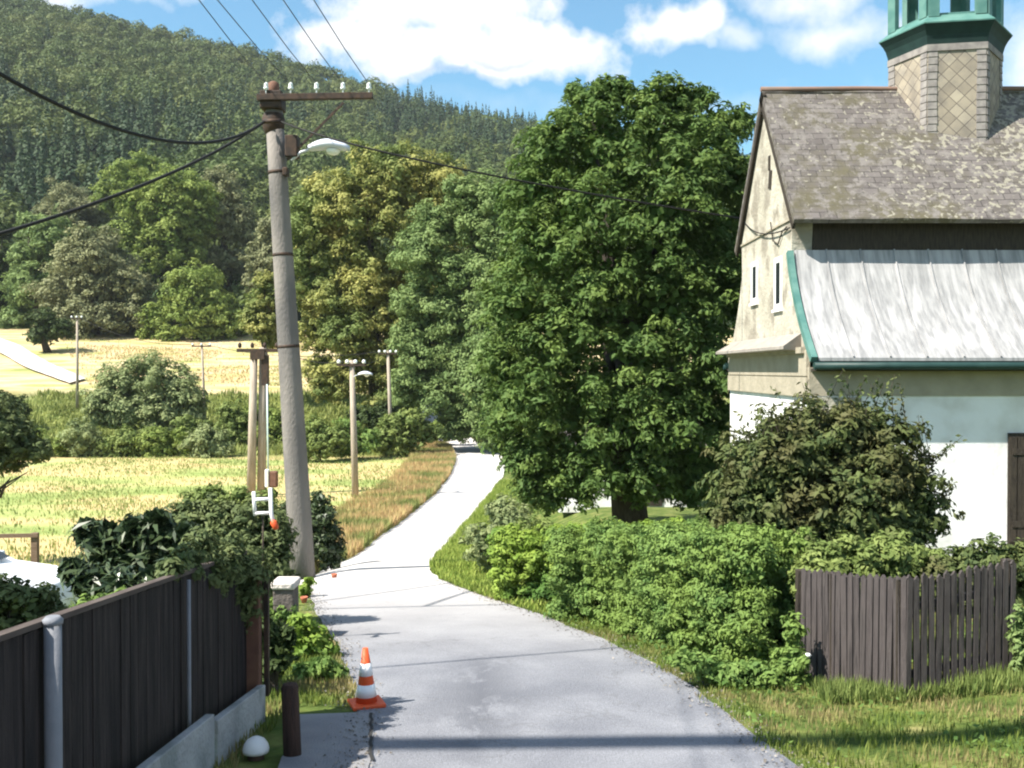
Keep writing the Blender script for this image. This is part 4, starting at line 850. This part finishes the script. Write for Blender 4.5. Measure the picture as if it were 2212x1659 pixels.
w = MB(); w.lathe((TX, TY, 0), [(.05, 7.95), (.12, 7.75), (.16, 7.6), (.24, 7.48), (.27, 7.42), (.24, 7.4)][::-1], 16); cpart(w, 'bell', mat('bronze', (.12, .09, .05), .4, metallic=.8))

# white outbuilding glimpsed beneath the chestnut
ob = empty('outbuilding', (P(1350, 0, 40).x, 40, Z(5, 40)), 'low white outbuilding glimpsed under the chestnut crown', 'building')
zg = ob.location.z; w = MB(); w.box((0, 0, 1.2), (5.4, 3.0, 2.6)); w.build('wall', white, ob)
w = MB(); w.prism([(-3, -1.8, 2.5), (-3, 0, 3.7), (-3, 1.8, 2.5)], (6, 0, 0)); w.build('roof', slate, ob)
w = MB(); w.box((.9, -1.51, 1.1), (.8, .06, 1.9)); w.build('door', darkwood, ob)

# ================================================================ POLES
conc = mat('pole_concrete', (.17, .155, .145), .9, (.25, .225, .205), 1.5, bump=.5, bscale=40, stretch=(1, 1, .35), var2=(.13, .122, .12), scale2=1.2)
woodp = mat('weathered_wood', (.30, .25, .20), .85, (.42, .36, .30), 3, stretch=(5, 5, .5), bump=.3, bscale=20)
metal = mat('rusty_dark_metal', (.035, .028, .025), .7, (.08, .05, .035), 9, metallic=.3)
rust = mat('rusty_brown', (.12, .06, .045), .85, (.17, .09, .06), 6)
porc = mat('porcelain', (.82, .86, .84), .25, spec=.6)
grey_metal = mat('pale_metal', (.55, .57, .58), .5, (.45, .47, .5), 6, metallic=.3)
pole = empty('utility_pole', (0, 0, 0), 'tall leaning round concrete utility pole in the left foreground', 'utility pole', None)
PB = G(655, 1243); PB = P(655, 1243, 19.6); PB.z = Z(PB.x, 19.6); PT = P(590, 205, 19.6); pole.location = PB
ax = (PT - PB)
def onp(t): return PB + ax * t
w = MB(); rr = [.245, .24, .225, .205, .185, .165]; w.tube([onp(t) - PB for t in (-.03, .1, .3, .55, .8, 1.0)], rr, 24); w.build('shaft', conc, pole)
for py in (545, 740, 370): t = (1243 - py) / 1038; w = MB(); w.tube([onp(t) - PB - ax.normalized() * .03, onp(t) - PB + ax.normalized() * .03], .235 - .07 * t + .012, 24); w.build('band', metal, pole)
# crossarm
A = P(556, 211, 19.35) - PB; B = P(806, 207, 19.35) - PB
w = MB(); w.bar(A, B, .12, .12); w.build('crossarm', metal, pole, .01)
w = MB(); ct_ = onp(.985) - PB; w.box(ct_ + Vector((0, -.05, 0)), (.42, .42, .34)); w.lathe(ct_ + Vector((0, 0, -.52)), [(.16, -.1), (.21, 0), (.22, .2), (.18, .3)], 16); w.build('pole_cap', metal, pole, .02)
w = MB(); w.lathe(ct_, [(.10, .15), (.12, .2), (.11, .36), (.05, .40)], 12); w.build('cap_insulator', rust, pole)
ins = []
for px in (575, 628, 684, 741, 797):
    b_ = P(px, 204, 19.35) - PB; w = MB(); w.tube([b_, b_ + Vector((0, 0, .12))], .015, 6); 
    w.lathe(b_ + Vector((0, 0, .08)), [(.02, 0), (.048, .02), (.05, .05), (.032, .07), (.044, .09), (.036, .13), (.015, .15)], 12); w.build('insulator', porc, pole); ins.append(b_ + PB + Vector((0, 0, .2)))
w = MB(); w.bar(P(620, 345, 19.3) - PB, P(742, 222, 19.3) - PB, .04, .04); w.build('brace', metal, pole)
w = MB(); w.box(P(632, 318, 19.4) - PB, (.24, .3, .42)); w.box(P(618, 372, 19.4) - PB, (.10, .22, .16)); w.build('junction_box', metal, pole, .02)
w = MB(); w.tube([P(570, 262, 19.3) - PB, P(588, 262, 19.2) - PB, P(606, 262, 19.3) - PB], .05, 8); w.build('cable_hook', metal, pole)
# lamp
lampm = mat('lamp_housing', (.55, .58, .68), .4, (.62, .64, .70), 5)
def lamp_head(name, label, base, s, rot=0, group=None):
    e = empty(name, base, label, 'street lamp', group); e.rotation_euler = (0, 0, rot)
    w = MB(); n_ = 9; vs = []; fs = []      # shallow boat-shaped housing along +x
    k_ = 12
    for i in range(n_ + 1):
        t = i / n_; wd = (.05 + .16 * math.sin(math.pi * min(1, t * .85 + .06)) ** .7) * s; hh = (.045 + .09 * math.sin(math.pi * min(1, t * .8 + .12))) * s
        for k in range(k_):
            a = 2 * math.pi * k / k_; zz = math.sin(a); vs.append((.15 * s + t * .78 * s, wd * math.cos(a), .06 * s * math.sin(math.pi * t) + hh * (zz if zz > 0 else zz * .55) + .0))
    for i in range(n_):
        for k in range(k_): fs.append((i * k_ + k, i * k_ + (k + 1) % k_, (i + 1) * k_ + (k + 1) % k_, (i + 1) * k_ + k))
    fs += [tuple(range(k_ - 1, -1, -1)), tuple(n_ * k_ + k for k in range(k_))]; w.add(vs, fs, True); w.build('housing', lampm, e)
    w = MB(); w.lathe((.62 * s, 0, -.03 * s), [(.02 * s, -.09 * s), (.10 * s, -.07 * s), (.135 * s, -.02 * s), (.14 * s, .02 * s)], 16); w.build('diffuser', mat('lamp_glass', (.80, .80, .74), .2), e)
    w = MB(); w.tube([(-.18 * s, 0, -.22 * s), (0, 0, -.06 * s), (.2 * s, 0, 0)], .028 * s, 8); w.build('arm', grey_metal, e)
    return e
lp_ = P(650, 322, 19.3); lamp_head('street_lamp', 'pale street lamp on a short arm just below the big crossarm', lp_, 1.0)
# service cables
cabm = mat('black_cable', (.012, .012, .012), .7)
def cable(label, pts3, r, sag=0.0, n_=24, name='overhead_cable', group='overhead cables', material=None):
    a, b = Vector(pts3[0]), Vector(pts3[-1]); pts = []
    if len(pts3) == 2:
        for i in range(n_ + 1): t = i / n_; q = a.lerp(b, t); q.z -= sag * 4 * t * (1 - t); pts.append(q)
    else:      # quadratic through the middle point
        mid = Vector(pts3[1]); c_ = mid * 2 - (a + b) / 2
        for i in range(n_ + 1): t = i / n_; pts.append(a * (1 - t) ** 2 + c_ * 2 * t * (1 - t) + b * t * t)
    off = pts[0].copy(); w = MB(); w.tube([p - off for p in pts], r, 6); o = w.build(name, material or cabm); o.location = off; return tag(o, label, 'cable', group)
H0 = P(572, 262, 19.3)
cable('thick black cable sagging from the concrete pole to the upper left', [H0, P(335, 300, 15.3), P(-160, 60, 11.5)], .028)
cable('black cable running down from the concrete pole to the left edge', [H0, P(320, 395, 15.5), P(-200, 560, 12)], .026)
cable('black cable from the pole past the lamp towards the chapel gable', [P(606, 262, 19.3), P(980, 362, 18.4), P(1603, 472, YB - 1.0)], .02)
cable('thin black wire hanging along the chapel gable', [P(1603, 472, YB - 1.0), Vector((X0 - .06, 19.2, 2.63)), P(1706, 492, YU + .05)], .012)
ends = [(430, 0), (470, 0), (545, 0), (612, 0), (678, 0)]
wl = ['leftmost bare wire rising from the crossarm', 'second bare wire from the left above the crossarm', 'middle bare wire above the crossarm', 'fourth bare wire from the left above the crossarm', 'rightmost bare wire above the crossarm']
wirem = mat('aluminium_wire', (.06, .08, .12), .5, metallic=.4)
for a, (ex, ey), lb in zip(ins, ends, wl):
    q = P(ex, ey, 15.2); b_ = a + (q - a) * (32 / (19.35 - 15.2)); b_.z = a.z + (q.z - a.z) * 3.0
    # two straight spans: through the frame top, then on overhead
    pts = [a, a.lerp(q, .5) - Vector((0, 0, .03)), q, q + Vector(((q.x - a.x) * 3, -12, (q.z - a.z) * 2.0)), q + Vector(((q.x - a.x) * 6, -24, (q.z - a.z) * 2.6))]
    w = MB(); w.tube([p - a for p in pts], .0085, 5); o = w.build('overhead_wire', wirem); o.location = a; tag(o, lb, 'wire', 'bare wires over the crossarm')
# unseen cables added above the frame to cast shadow lines on the lane
def caster(label, g1, g2, zh, r):
    a, b = G(*g1), G(*g2); ta = (zh - a.z) / -sd.z; tb = (zh - b.z) / -sd.z; a = a - sd * ta; b = b - sd * tb; d = (b - a); a2 = a - d * 2.2; b2 = b + d * 3
    cable(label, [a2, (a2 + b2) / 2 - Vector((0, 0, .0)), b2], r)
caster('unseen cable added high over the lane near the hedge for its shadow', (720, 1452), (1300, 1404), 4.4, .022)
caster('unseen cable added high over the lane farther along for its shadow', (680, 1318), (980, 1311), 5.6, .03)
caster('thick stand-in cable, unseen, added to cast the shadow band nearest the viewer', (700, 1612), (1500, 1604), 11.0, .165)

# valley poles
def vpole(label, px, pyt, pyb, d, r, lean=0, arms=True, lamp=None, name='wooden_pole', material=woodp, armm=None, ni=4, aw=1.5, group='smaller poles in the valley', awl=None):
    b_ = P(px + lean, pyb, d); b_.z = min(b_.z, Z(b_.x, d)); t_ = P(px, pyt, d); e = empty(name, b_, label, 'utility pole', group); v_ = t_ - b_
    w = MB(); w.tube([Vector((0, 0, -.2)), v_ * .5, v_], [r * 1.15, r, r * .8], 12); w.build('shaft', material, e)
    if arms:
        w = MB(); w.bar(v_ + Vector((-aw / 2, -r, -.25)), v_ + Vector((aw / 2, -r, -.25)), .1, .12); w.build('crossarm', armm or metal, e)
        for k in range(ni):
            p_ = v_ + Vector((-aw / 2 + .1 + k * (aw - .2) / (ni - 1), -r, -.2)); w = MB(); w.lathe(p_, [(.03, 0), (.09, .06), (.1, .14), (.05, .22)], 10); w.build('insulator', porc, e)
    return e, t_
e, tC = vpole('pale wooden pole with a street lamp right of the big pole', 760, 778, 1072, 52, .16, 8)
lamp_head('street_lamp', 'small white street lamp on the pale pole beside the lane', tC + Vector((.2, -.1, -.75)), .95, 0, None)
e, tD = vpole('thin grey pole standing farther back near the ash tree', 838, 757, 925, 78, .15, 8)
e, tE = vpole('slim pole behind the willow bush', 436, 742, 885, 92, .11, 8, ni=3, aw=1.8)
e, tF = vpole('thin pole beside the dark round tree and pale track', 167, 683, 828, 100, .13, 0, arms=True, ni=3, aw=1.2)
twin = empty('twin_pole', P(556, 1066, 53), 'pair of weathered wooden poles joined under one dark crossarm', 'utility pole'); tb = twin.location
w = MB(); w.tube([P(542, 1066, 53) - tb + Vector((0, 0, -.3)), P(549, 760, 53) - tb], [.24, .18], 12); w.build('shaft', woodp, twin)
w = MB(); w.tube([P(565, 1066, 53.3) - tb + Vector((0, 0, -.3)), P(568, 750, 53.3) - tb], [.24, .18], 12); w.build('shaft', woodp, twin)
w = MB(); w.bar(P(512, 757, 52.8) - tb, P(602, 757, 52.8) - tb, .14, .18); w.box(P(557, 765, 52.8) - tb, (.75, .3, .55)); w.build('crossarm', metal, twin)
for k, px in enumerate((518, 545, 572, 598)):
    w = MB(); w.lathe(P(px, 752, 52.8) - tb, [(.04, 0), (.1, .08), (.1, .2), (.04, .3)], 10); w.build('insulator', metal, twin)
w = MB(); w.tube([P(580, 1055, 52.6) - tb, P(577, 830, 52.6) - tb], .045, 8); w.build('conduit', mat('pale_conduit', (.50, .62, .60), .5), twin)
w = MB(); w.box(P(573, 800, 52.9) - tb, (.35, .3, 1.6)); w.build('cable_bracket', metal, twin)
mb = P(586, 1035, 52.2); e = empty('meter_box', mb, 'round-cornered brown and white meter box at the foot of the twin poles', 'meter box')
w = MB(); w.box((.12, 0, 0), (.45, .35, .85)); w.build('cabinet', rust, e, .08); w = MB(); w.box((-.19, -.08, .05), (.2, .3, .95)); w.build('cover', white_paint, e, .05)
cable('thin wire between the two farther valley poles', [tC, tD], .02, .5, name='overhead_wire'); cable('thin wire from the twin poles to the pale lamp pole', [P(598, 752, 52.8), tC], .02, .4, name='overhead_wire')
cable('thin wire from the track pole to the slim pole by the willow', [tF, tE], .022, 1.0, name='overhead_wire'); cable('thin wire from the slim pole to the thin grey pole', [tE, tD], .022, .8, name='overhead_wire')

# small white frame with an orange tip above the clipped hedge
lt = P(566, 1095, 11.2); e = empty('metal_frame', lt, 'small white square metal frame with an orange tip above the clipped hedge', 'frame'); lo = e.location
w = MB(); w.tube([P(548, 1062, 11.2) - lo, P(551, 1114, 11.2) - lo], .021, 8); w.build('upright', white_paint, e)
w = MB(); w.tube([P(584, 1054, 11.2) - lo, P(586, 1108, 11.2) - lo, P(590, 1128, 11.15) - lo], .023, 8); w.build('upright', white_paint, e)
for py in (1079, 1109):
    w = MB(); w.tube([P(549, py, 11.2) - lo, P(586, py - 1, 11.2) - lo], .02, 8); w.build('crossbar', white_paint, e)
w = MB(); w.tube([P(568, 1109, 11.24) - lo, P(568, 1330, 11.3) - lo], .012, 6); w.build('stake', bark, e)
orange = mat('orange_plastic', (.75, .11, .03), .5, (.62, .09, .03), 8)
w = MB(); w.lathe((0, 0, 0), [(.02, -.06), (.035, -.04), (.038, .03), (.02, .05)], 12); o = w.build('plastic_cap', orange, e); o.location = P(593, 1133, 11.1) - lo; o.rotation_euler = (0, R(-25), 0)

# ================================================================ LEFT BOARD FENCE
boardm = mat('fence_boards', (.015, .012, .013), .85, (.050, .038, .037), 4, stretch=(9, 9, .6), bump=.5, bscale=25, var2=(.012, .010, .011), scale2=2)
slabm = mat('concrete_slab', (.30, .31, .32), .9, (.40, .41, .42), 3, bump=.4, bscale=30, var2=(.22, .24, .24), scale2=2.5)
FX = -2.0
fe = empty('board_fence', (FX, 5, Z(FX, 5)), 'dark brown vertical board fence on concrete plinth slabs, left of the road', 'fence'); fo = fe.location
def ftop(y): return -1.115 - .0885 * (y - 4.34)
w = MB(); y = 1.2; k = 0
while y < 7.66:
    bw = random.uniform(.105, .125); t = ftop(y) - random.uniform(0, .012); bt = Z(FX, y) + .20; w.box((FX - .06 + random.uniform(-.006, .006) - fo.x, y + bw / 2 - fo.y, (t + bt) / 2 - fo.z), (.022, bw - .006, t - bt)); y += bw
w.build('boards', boardm, fe)
w = MB()
for dz in (-.10, -.75): w.bar(Vector((FX - .10, 1.2, ftop(1.2) + dz)) - fo, Vector((FX - .10, 7.66, ftop(7.66) + dz)) - fo, .05, .07)
w.bar(Vector((FX - .06, 1.2, ftop(1.2) + .015)) - fo, Vector((FX - .06, 7.66, ftop(7.66) + .015)) - fo, .055, .025); w.build('rail', mat('rail_wood', (.06, .045, .04), .85, (.10, .08, .07), 5, stretch=(4, .5, 4)), fe)
postm = mat('pale_post', (.17, .18, .205), .75, (.22, .225, .25), 5, bump=.1)
for (yy_, r_, mt, dz) in ((4.34, .037, postm, .03), (6.17, .012, postm, -.02), (1.9, .037, postm, .03)):
    w = MB(); tz = ftop(yy_) + dz; bz = Z(FX, yy_) - .2; w.tube([Vector((FX, yy_, bz)) - fo, Vector((FX, yy_, tz)) - fo], r_, 14); 
    if r_ > .03: w.lathe(Vector((FX, yy_, tz - .02)) - fo, [(r_ + .005, 0), (r_ + .007, .02), (r_ * .8, .035)], 14)
    w.build('post', mt, fe)
w = MB(); w.box(Vector((FX - .0, 7.72, (ftop(7.72) - .18 + Z(FX, 7.72)) / 2 - .1)) - fo, (.11, .09, 1.35)); o = w.build('post', rust, fe, .01); o['label'] = 'rusty brown end post'
w = MB(); w.box(Vector((FX + .09, 7.76, ftop(7.7) - .62)) - fo, (.035, .05, 1.0)); w.build('hinge_strip', metal, fe)
for (y0_, y1_, h0_, h1_) in ((1.2, 3.9, .40, .40), (3.93, 6.38, .38, .37), (6.46, 7.70, .31, .28)):
    w = MB(); pl = [(FX + .035, y0_, Z(FX, y0_) - .25), (FX + .035, y1_, Z(FX, y1_) - .25), (FX + .035, y1_, Z(FX, y1_) + h1_), (FX + .035, y0_, Z(FX, y0_) + h0_)]
    w.prism([Vector(p) - fo for p in pl], (.06, 0, 0)); w.build('plinth_slab', slabm, fe, .008)
# round-topped timber bollard
bp_ = G(632, 1636); e = tag(MB().lathe((0, 0, -.15), [(.062, 0), (.06, .3), (.058, .62), (.05, .645), (.02, .655)], 16).build('bollard', mat('bollard_wood', (.035, .022, .018), .85, (.07, .04, .03), 6, stretch=(6, 6, .7), bump=.5)), 'short dark brown wooden post standing in the driveway edge', 'bollard'); e.location = bp_; e.rotation_euler = (0, R(-2), 0)
# white domed lamp by the plinth
dp = G(553, 1640); e = empty('garden_light', dp, 'low white domed garden light on the grass by the fence end', 'garden light')
MB().lathe((0, 0, 0), [(.05, -.05), (.055, .02), (.05, .06)], 16).build('base', metal, e)
MB().lathe((0, 0, .05), [(.085, 0), (.088, .02), (.08, .05), (.06, .08), (.03, .098), (.005, .103)], 24).build('dome', white_paint, e)
# pillar and stones at the foot of the pole
stone = mat('pale_stone', (.55, .50, .47), .9, (.68, .62, .58), 6, bump=.5, bscale=20)
pf = P(618, 1345, 11.6); pf.z = Z(pf.x, 11.6); e = empty('stone_pillar', pf, 'low dark stone pillar with a sunlit pale cap below the pole', 'pillar')
hp_ = P(618, 1265, 11.6).z - pf.z
w = MB(); w.box((0, 0, hp_ / 2 - .1), (.24, .3, hp_ + .18)); w.build('shaft', mat('dark_stone', (.10, .085, .08), .9, (.15, .13, .12), 6, bump=.5), e, .02)
w = MB(); w.box((0, 0, hp_ + .03), (.28, .36, .09)); w.build('cap', stone, e, .025)
def rock(label, p, r, mt=stone, name='stone', group='stones around the pole foot'):
    w = MB(); w.lathe((0, 0, 0), [(r * .6, -r * .3), (r * 1.0, 0), (r * .95, r * .3), (r * .5, r * .6)], 9); 
    w.v = [(a * random.uniform(.8, 1.2), b * random.uniform(.8, 1.2), c * random.uniform(.85, 1.15)) for a, b, c in w.v]; o = w.build(name, mt); o.location = p; tag(o, label, 'stone', group); return o
for i, (px, py, r) in enumerate(((655, 1262, .13), (690, 1256, .10), (712, 1250, .09))):
    rock(['pale stone right at the foot of the concrete pole', 'pale stone just right of the pole foot', 'small pale stone farthest right of the pole foot'][i], G(px, py), r)
tc_ = mat('terracotta', (.42, .14, .08), .8, (.36, .12, .07), 8)
for i, (px, py) in enumerate(((657, 1287), (657, 1302), (722, 1250))):
    p_ = G(px, py); w = MB(); w.lathe((0, 0, 0), [(.035, 0), (.055, .07), (.06, .09), (.05, .09), (.03, .05)], 12); o = w.build('flower_pot', tc_); o.location = p_; tag(o, ['upper small orange pot on the gravel edge below the pole', 'lower small orange pot on the gravel edge below the pole', 'small orange pot at the right of the pole foot'][i], 'flower pot', 'small orange pots near the pole')

# traffic cone
cb = G(792, 1527); e = empty('traffic_cone', cb + Vector((0, 0, .014)), 'orange and white striped traffic cone on the left road edge', 'traffic cone'); e.rotation_euler = (R(-1), R(-1), R(20))
whiter = mat('reflective_white', (.85, .85, .86), .4); K = .435
w = MB(); w.box((0, 0, .018), (.27, .27, .032)); w.build('base', orange, e, .01)
cone_r = lambda z: .088 - (.088 - .022) * z / K
def ring(z0, z1, g_=0.0): return MB().lathe((0, 0, .034), [(cone_r(z0) + g_, z0), (cone_r(z1) + g_, z1)], 28)
ring(0, K).build('cone_body', orange, e); 
ring(.045, .145, .003).build('white_stripe', whiter, e); ring(.215, .315, .003).build('white_stripe', whiter, e)

# ================================================================ PICKET FENCE, right
pickm = mat('grey_pickets', (.060, .050, .050), .9, (.115, .098, .095), 3, stretch=(9, 9, .7), bump=.5, bscale=25, var2=(.04, .034, .034), scale2=3)
c0 = P(1735, 1480, 9.3); c0.z = Z(c0.x, c0.y); c1 = P(1952, 1530, 8.2); c1.z = Z(c1.x, c1.y); c2 = P(2185, 1515, 8.45); c2.z = Z(c2.x, c2.y)
pfn = empty('picket_fence', c1, 'weathered grey-brown picket fence with a corner, in front of the shrubs', 'fence'); po_ = pfn.location
def run(a, b, pitch, wd, ht, name, jitter=.02, post=True):
    w = MB(); L_ = math.hypot(b.x - a.x, b.y - a.y); n_ = int(L_ / pitch); ang = math.atan2(b.y - a.y, b.x - a.x); rt = Matrix.Rotation(ang, 3, 'Z')
    for i in range(n_ + 1):
        q = a.lerp(b, i / n_); q.z = Z(q.x, q.y); h_ = ht + random.uniform(-jitter, jitter); c_ = q - po_ + Vector((0, 0, h_ / 2 + .02)); 
        w.box(c_, (wd * random.uniform(.85, 1.08), .02, h_), rt @ Matrix.Rotation(R(random.uniform(-1.2, 1.2)), 3, 'Y'))
        tp = q - po_ + Vector((0, 0, h_ + .02)); hw = wd * .45; w.prism([tp + rt @ Vector((-hw, -.01, 0)), tp + rt @ Vector((hw, -.01, 0)), tp + rt @ Vector((0, -.01, .03))], rt @ Vector((0, .02, 0)))
    w.build(name, pickm, pfn)
    w = MB(); off_ = rt @ Vector((0, .035, 0))
    for f_ in (.22, .78): w.bar(a - po_ + off_ + Vector((0, 0, ht * f_)), b - po_ + off_ + Vector((0, 0, ht * f_)), .03, .06)
    w.build('rail', pickm, pfn)
run(c0, c1, .072, .064, .98, 'pickets', .012); run(c1 + Vector((.03, -.02, 0)), c2, .068, .052, .98, 'pickets', .02)
for q in (c0, c1, c2, c0.lerp(c1, .36)):
    w = MB(); w.box(q - po_ + Vector((0.0, .09, .45)), (.085, .085, 1.1)); w.build('post', darkwood, pfn, .005)
# backing second run farther right, out of frame continuing
# white flower
fp = G(1760, 1490); fp = P(1745, 1470, 8.8); fp.z = Z(fp.x, fp.y); e = empty('white_flower', fp, 'single white flower head beside the left end of the picket fence', 'flower')
hz = P(1745, 1418, 8.8).z - fp.z
MB().tube([(0, 0, 0), (.01, 0, hz / 2), (0, 0, hz)], .004, 5).build('stem', LM['hedge'], e)
w = MB()
for k in range(10):
    a = 2 * math.pi * k / 10; w.add([(0, 0, hz), (.014 * math.cos(a - .5), .014 * math.sin(a - .5), hz + .01), (.034 * math.cos(a), .034 * math.sin(a), hz + .012), (.014 * math.cos(a + .5), .014 * math.sin(a + .5), hz + .01)], [(0, 1, 2, 3)])
w.lathe((0, 0, hz), [(.02, 0), (.028, .012), (.02, .026), (.004, .03)], 10); w.build('blossom', mat('petal', (.85, .85, .85), .6), e)

# ================================================================ WHITE CAR behind the left shrubs, wooden rail in the field
carw = mat('white_car_paint', (.78, .80, .84), .25, spec=.6)
ce = P(95, 1215, 14); cz = Z(-8.5, 14) + .08
car = empty('parked_car', (-8.35, 14, cz), 'white car parked behind the garden shrubs at the left edge', 'car'); car.rotation_euler = (0, 0, R(-8))
def car_body():
    # side profile (x along the car, nose towards +x), lofted across the width
    prof = [(-2.1, .35), (-2.15, .75), (-2.0, 1.0), (-1.5, 1.38), (-.3, 1.44), (.35, 1.30), (.95, .98), (1.6, .90), (2.0, .78), (2.1, .55), (2.08, .32)]
    w = MB(); ws = [-.84, -.80, -.4, 0, .4, .80, .84]; vs = []; n_ = len(prof)
    for wy in ws:
        e_ = abs(wy) / .84
        for x_, z_ in prof:
            nar = 1 - .16 * max(0, (z_ - .9)) / .5; drop = .05 * e_ ** 3; vs.append((x_ * (1 - .02 * e_), wy * nar, z_ - drop * (z_ > .6)))
    fs = []
    for i in range(len(ws) - 1):
        for k in range(n_ - 1): a = i * n_ + k; fs.append((a, a + 1, a + n_ + 1, a + n_))
        fs.append((i * n_ + n_ - 1, i * n_, (i + 1) * n_, (i + 1) * n_ + n_ - 1))
    fs.append(tuple(range(n_))); fs.append(tuple((len(ws) - 1) * n_ + k for k in range(n_ - 1, -1, -1))); w.add(vs, fs, True); return w
o = car_body().build('body', carw, car, .03)
w = MB(); w.add([(.37, -.66, 1.31), (.37, .66, 1.31), (.93, .72, 1.02), (.93, -.72, 1.02)], [(0, 3, 2, 1)]); q = w.build('windscreen', glassm, car); 
for s in (-1, 1):
    w = MB(); w.add([(-1.4, s * .735, 1.3), (.25, s * .735, 1.28), (.75, s * .80, 1.0), (-1.7, s * .80, 1.0)], [(0, 1, 2, 3)]); w.build('side_window', glassm, car)
    w = MB(); w.lathe((2.02, s * .6, .68), [(.02, -.07), (.10, -.04), (.10, .04), (.02, .07)], 14); w.build('headlight', mat('headlight', (.7, .72, .75), .1), car)
    w = MB(); w.box((.6, s * .93, 1.0), (.12, .16, .12)); w.build('mirror', carw, car, .03)
    for x_ in (-1.3, 1.35):
        w = MB(); w.tube([(x_, s * .68, .31), (x_, s * .87, .31)], .31, 24); wh = w.build('wheel', mat('tyre', (.02, .02, .02), .8), car)
        w = MB(); w.tube([(x_, s * .86, .31), (x_, s * .885, .31)], .19, 18); w.build('rim', grey_metal, wh)
rw = mat('rail_timber', (.14, .09, .06), .85, (.2, .14, .1), 5, stretch=(1, 5, 5))
r1 = P(76, 1172, 26); r1.z = Z(r1.x, 26); e = empty('timber_rail', r1, 'brown timber rail on a post at the near edge of the field', 'rail fence'); ht_ = P(76, 1155, 26).z - r1.z
w = MB(); w.box((0, 0, ht_ / 2), (.16, .14, ht_ + .1)); w.build('post', rw, e); w = MB(); w.box((-2.6, 0, ht_ / 2), (.16, .14, ht_ + .1)); w.build('post', rw, e)
w = MB(); w.bar((-2.9, -.09, ht_ - .05), (.12, -.09, ht_), .06, .10); w.build('rail', rw, e)

# ================================================================ AIR
hz_ = MB().box((0, 320, 118), (1700, 1100, 380)).build('haze', None); tag(hz_, kind='stuff')
hm = bpy.data.materials.new('haze'); hm.use_nodes = True; t_ = hm.node_tree; t_.nodes.remove(t_.nodes['Principled BSDF'])
pv = t_.nodes.new('ShaderNodeVolumePrincipled'); pv.inputs['Color'].default_value = (.85, .92, 1, 1); pv.inputs['Density'].default_value = .00010; t_.links.new(pv.outputs[0], t_.nodes['Material Output'].inputs['Volume']); hz_.data.materials.append(hm)
hz_['label'] = 'thin summer haze over the valley'
print('LEAVES', NL)
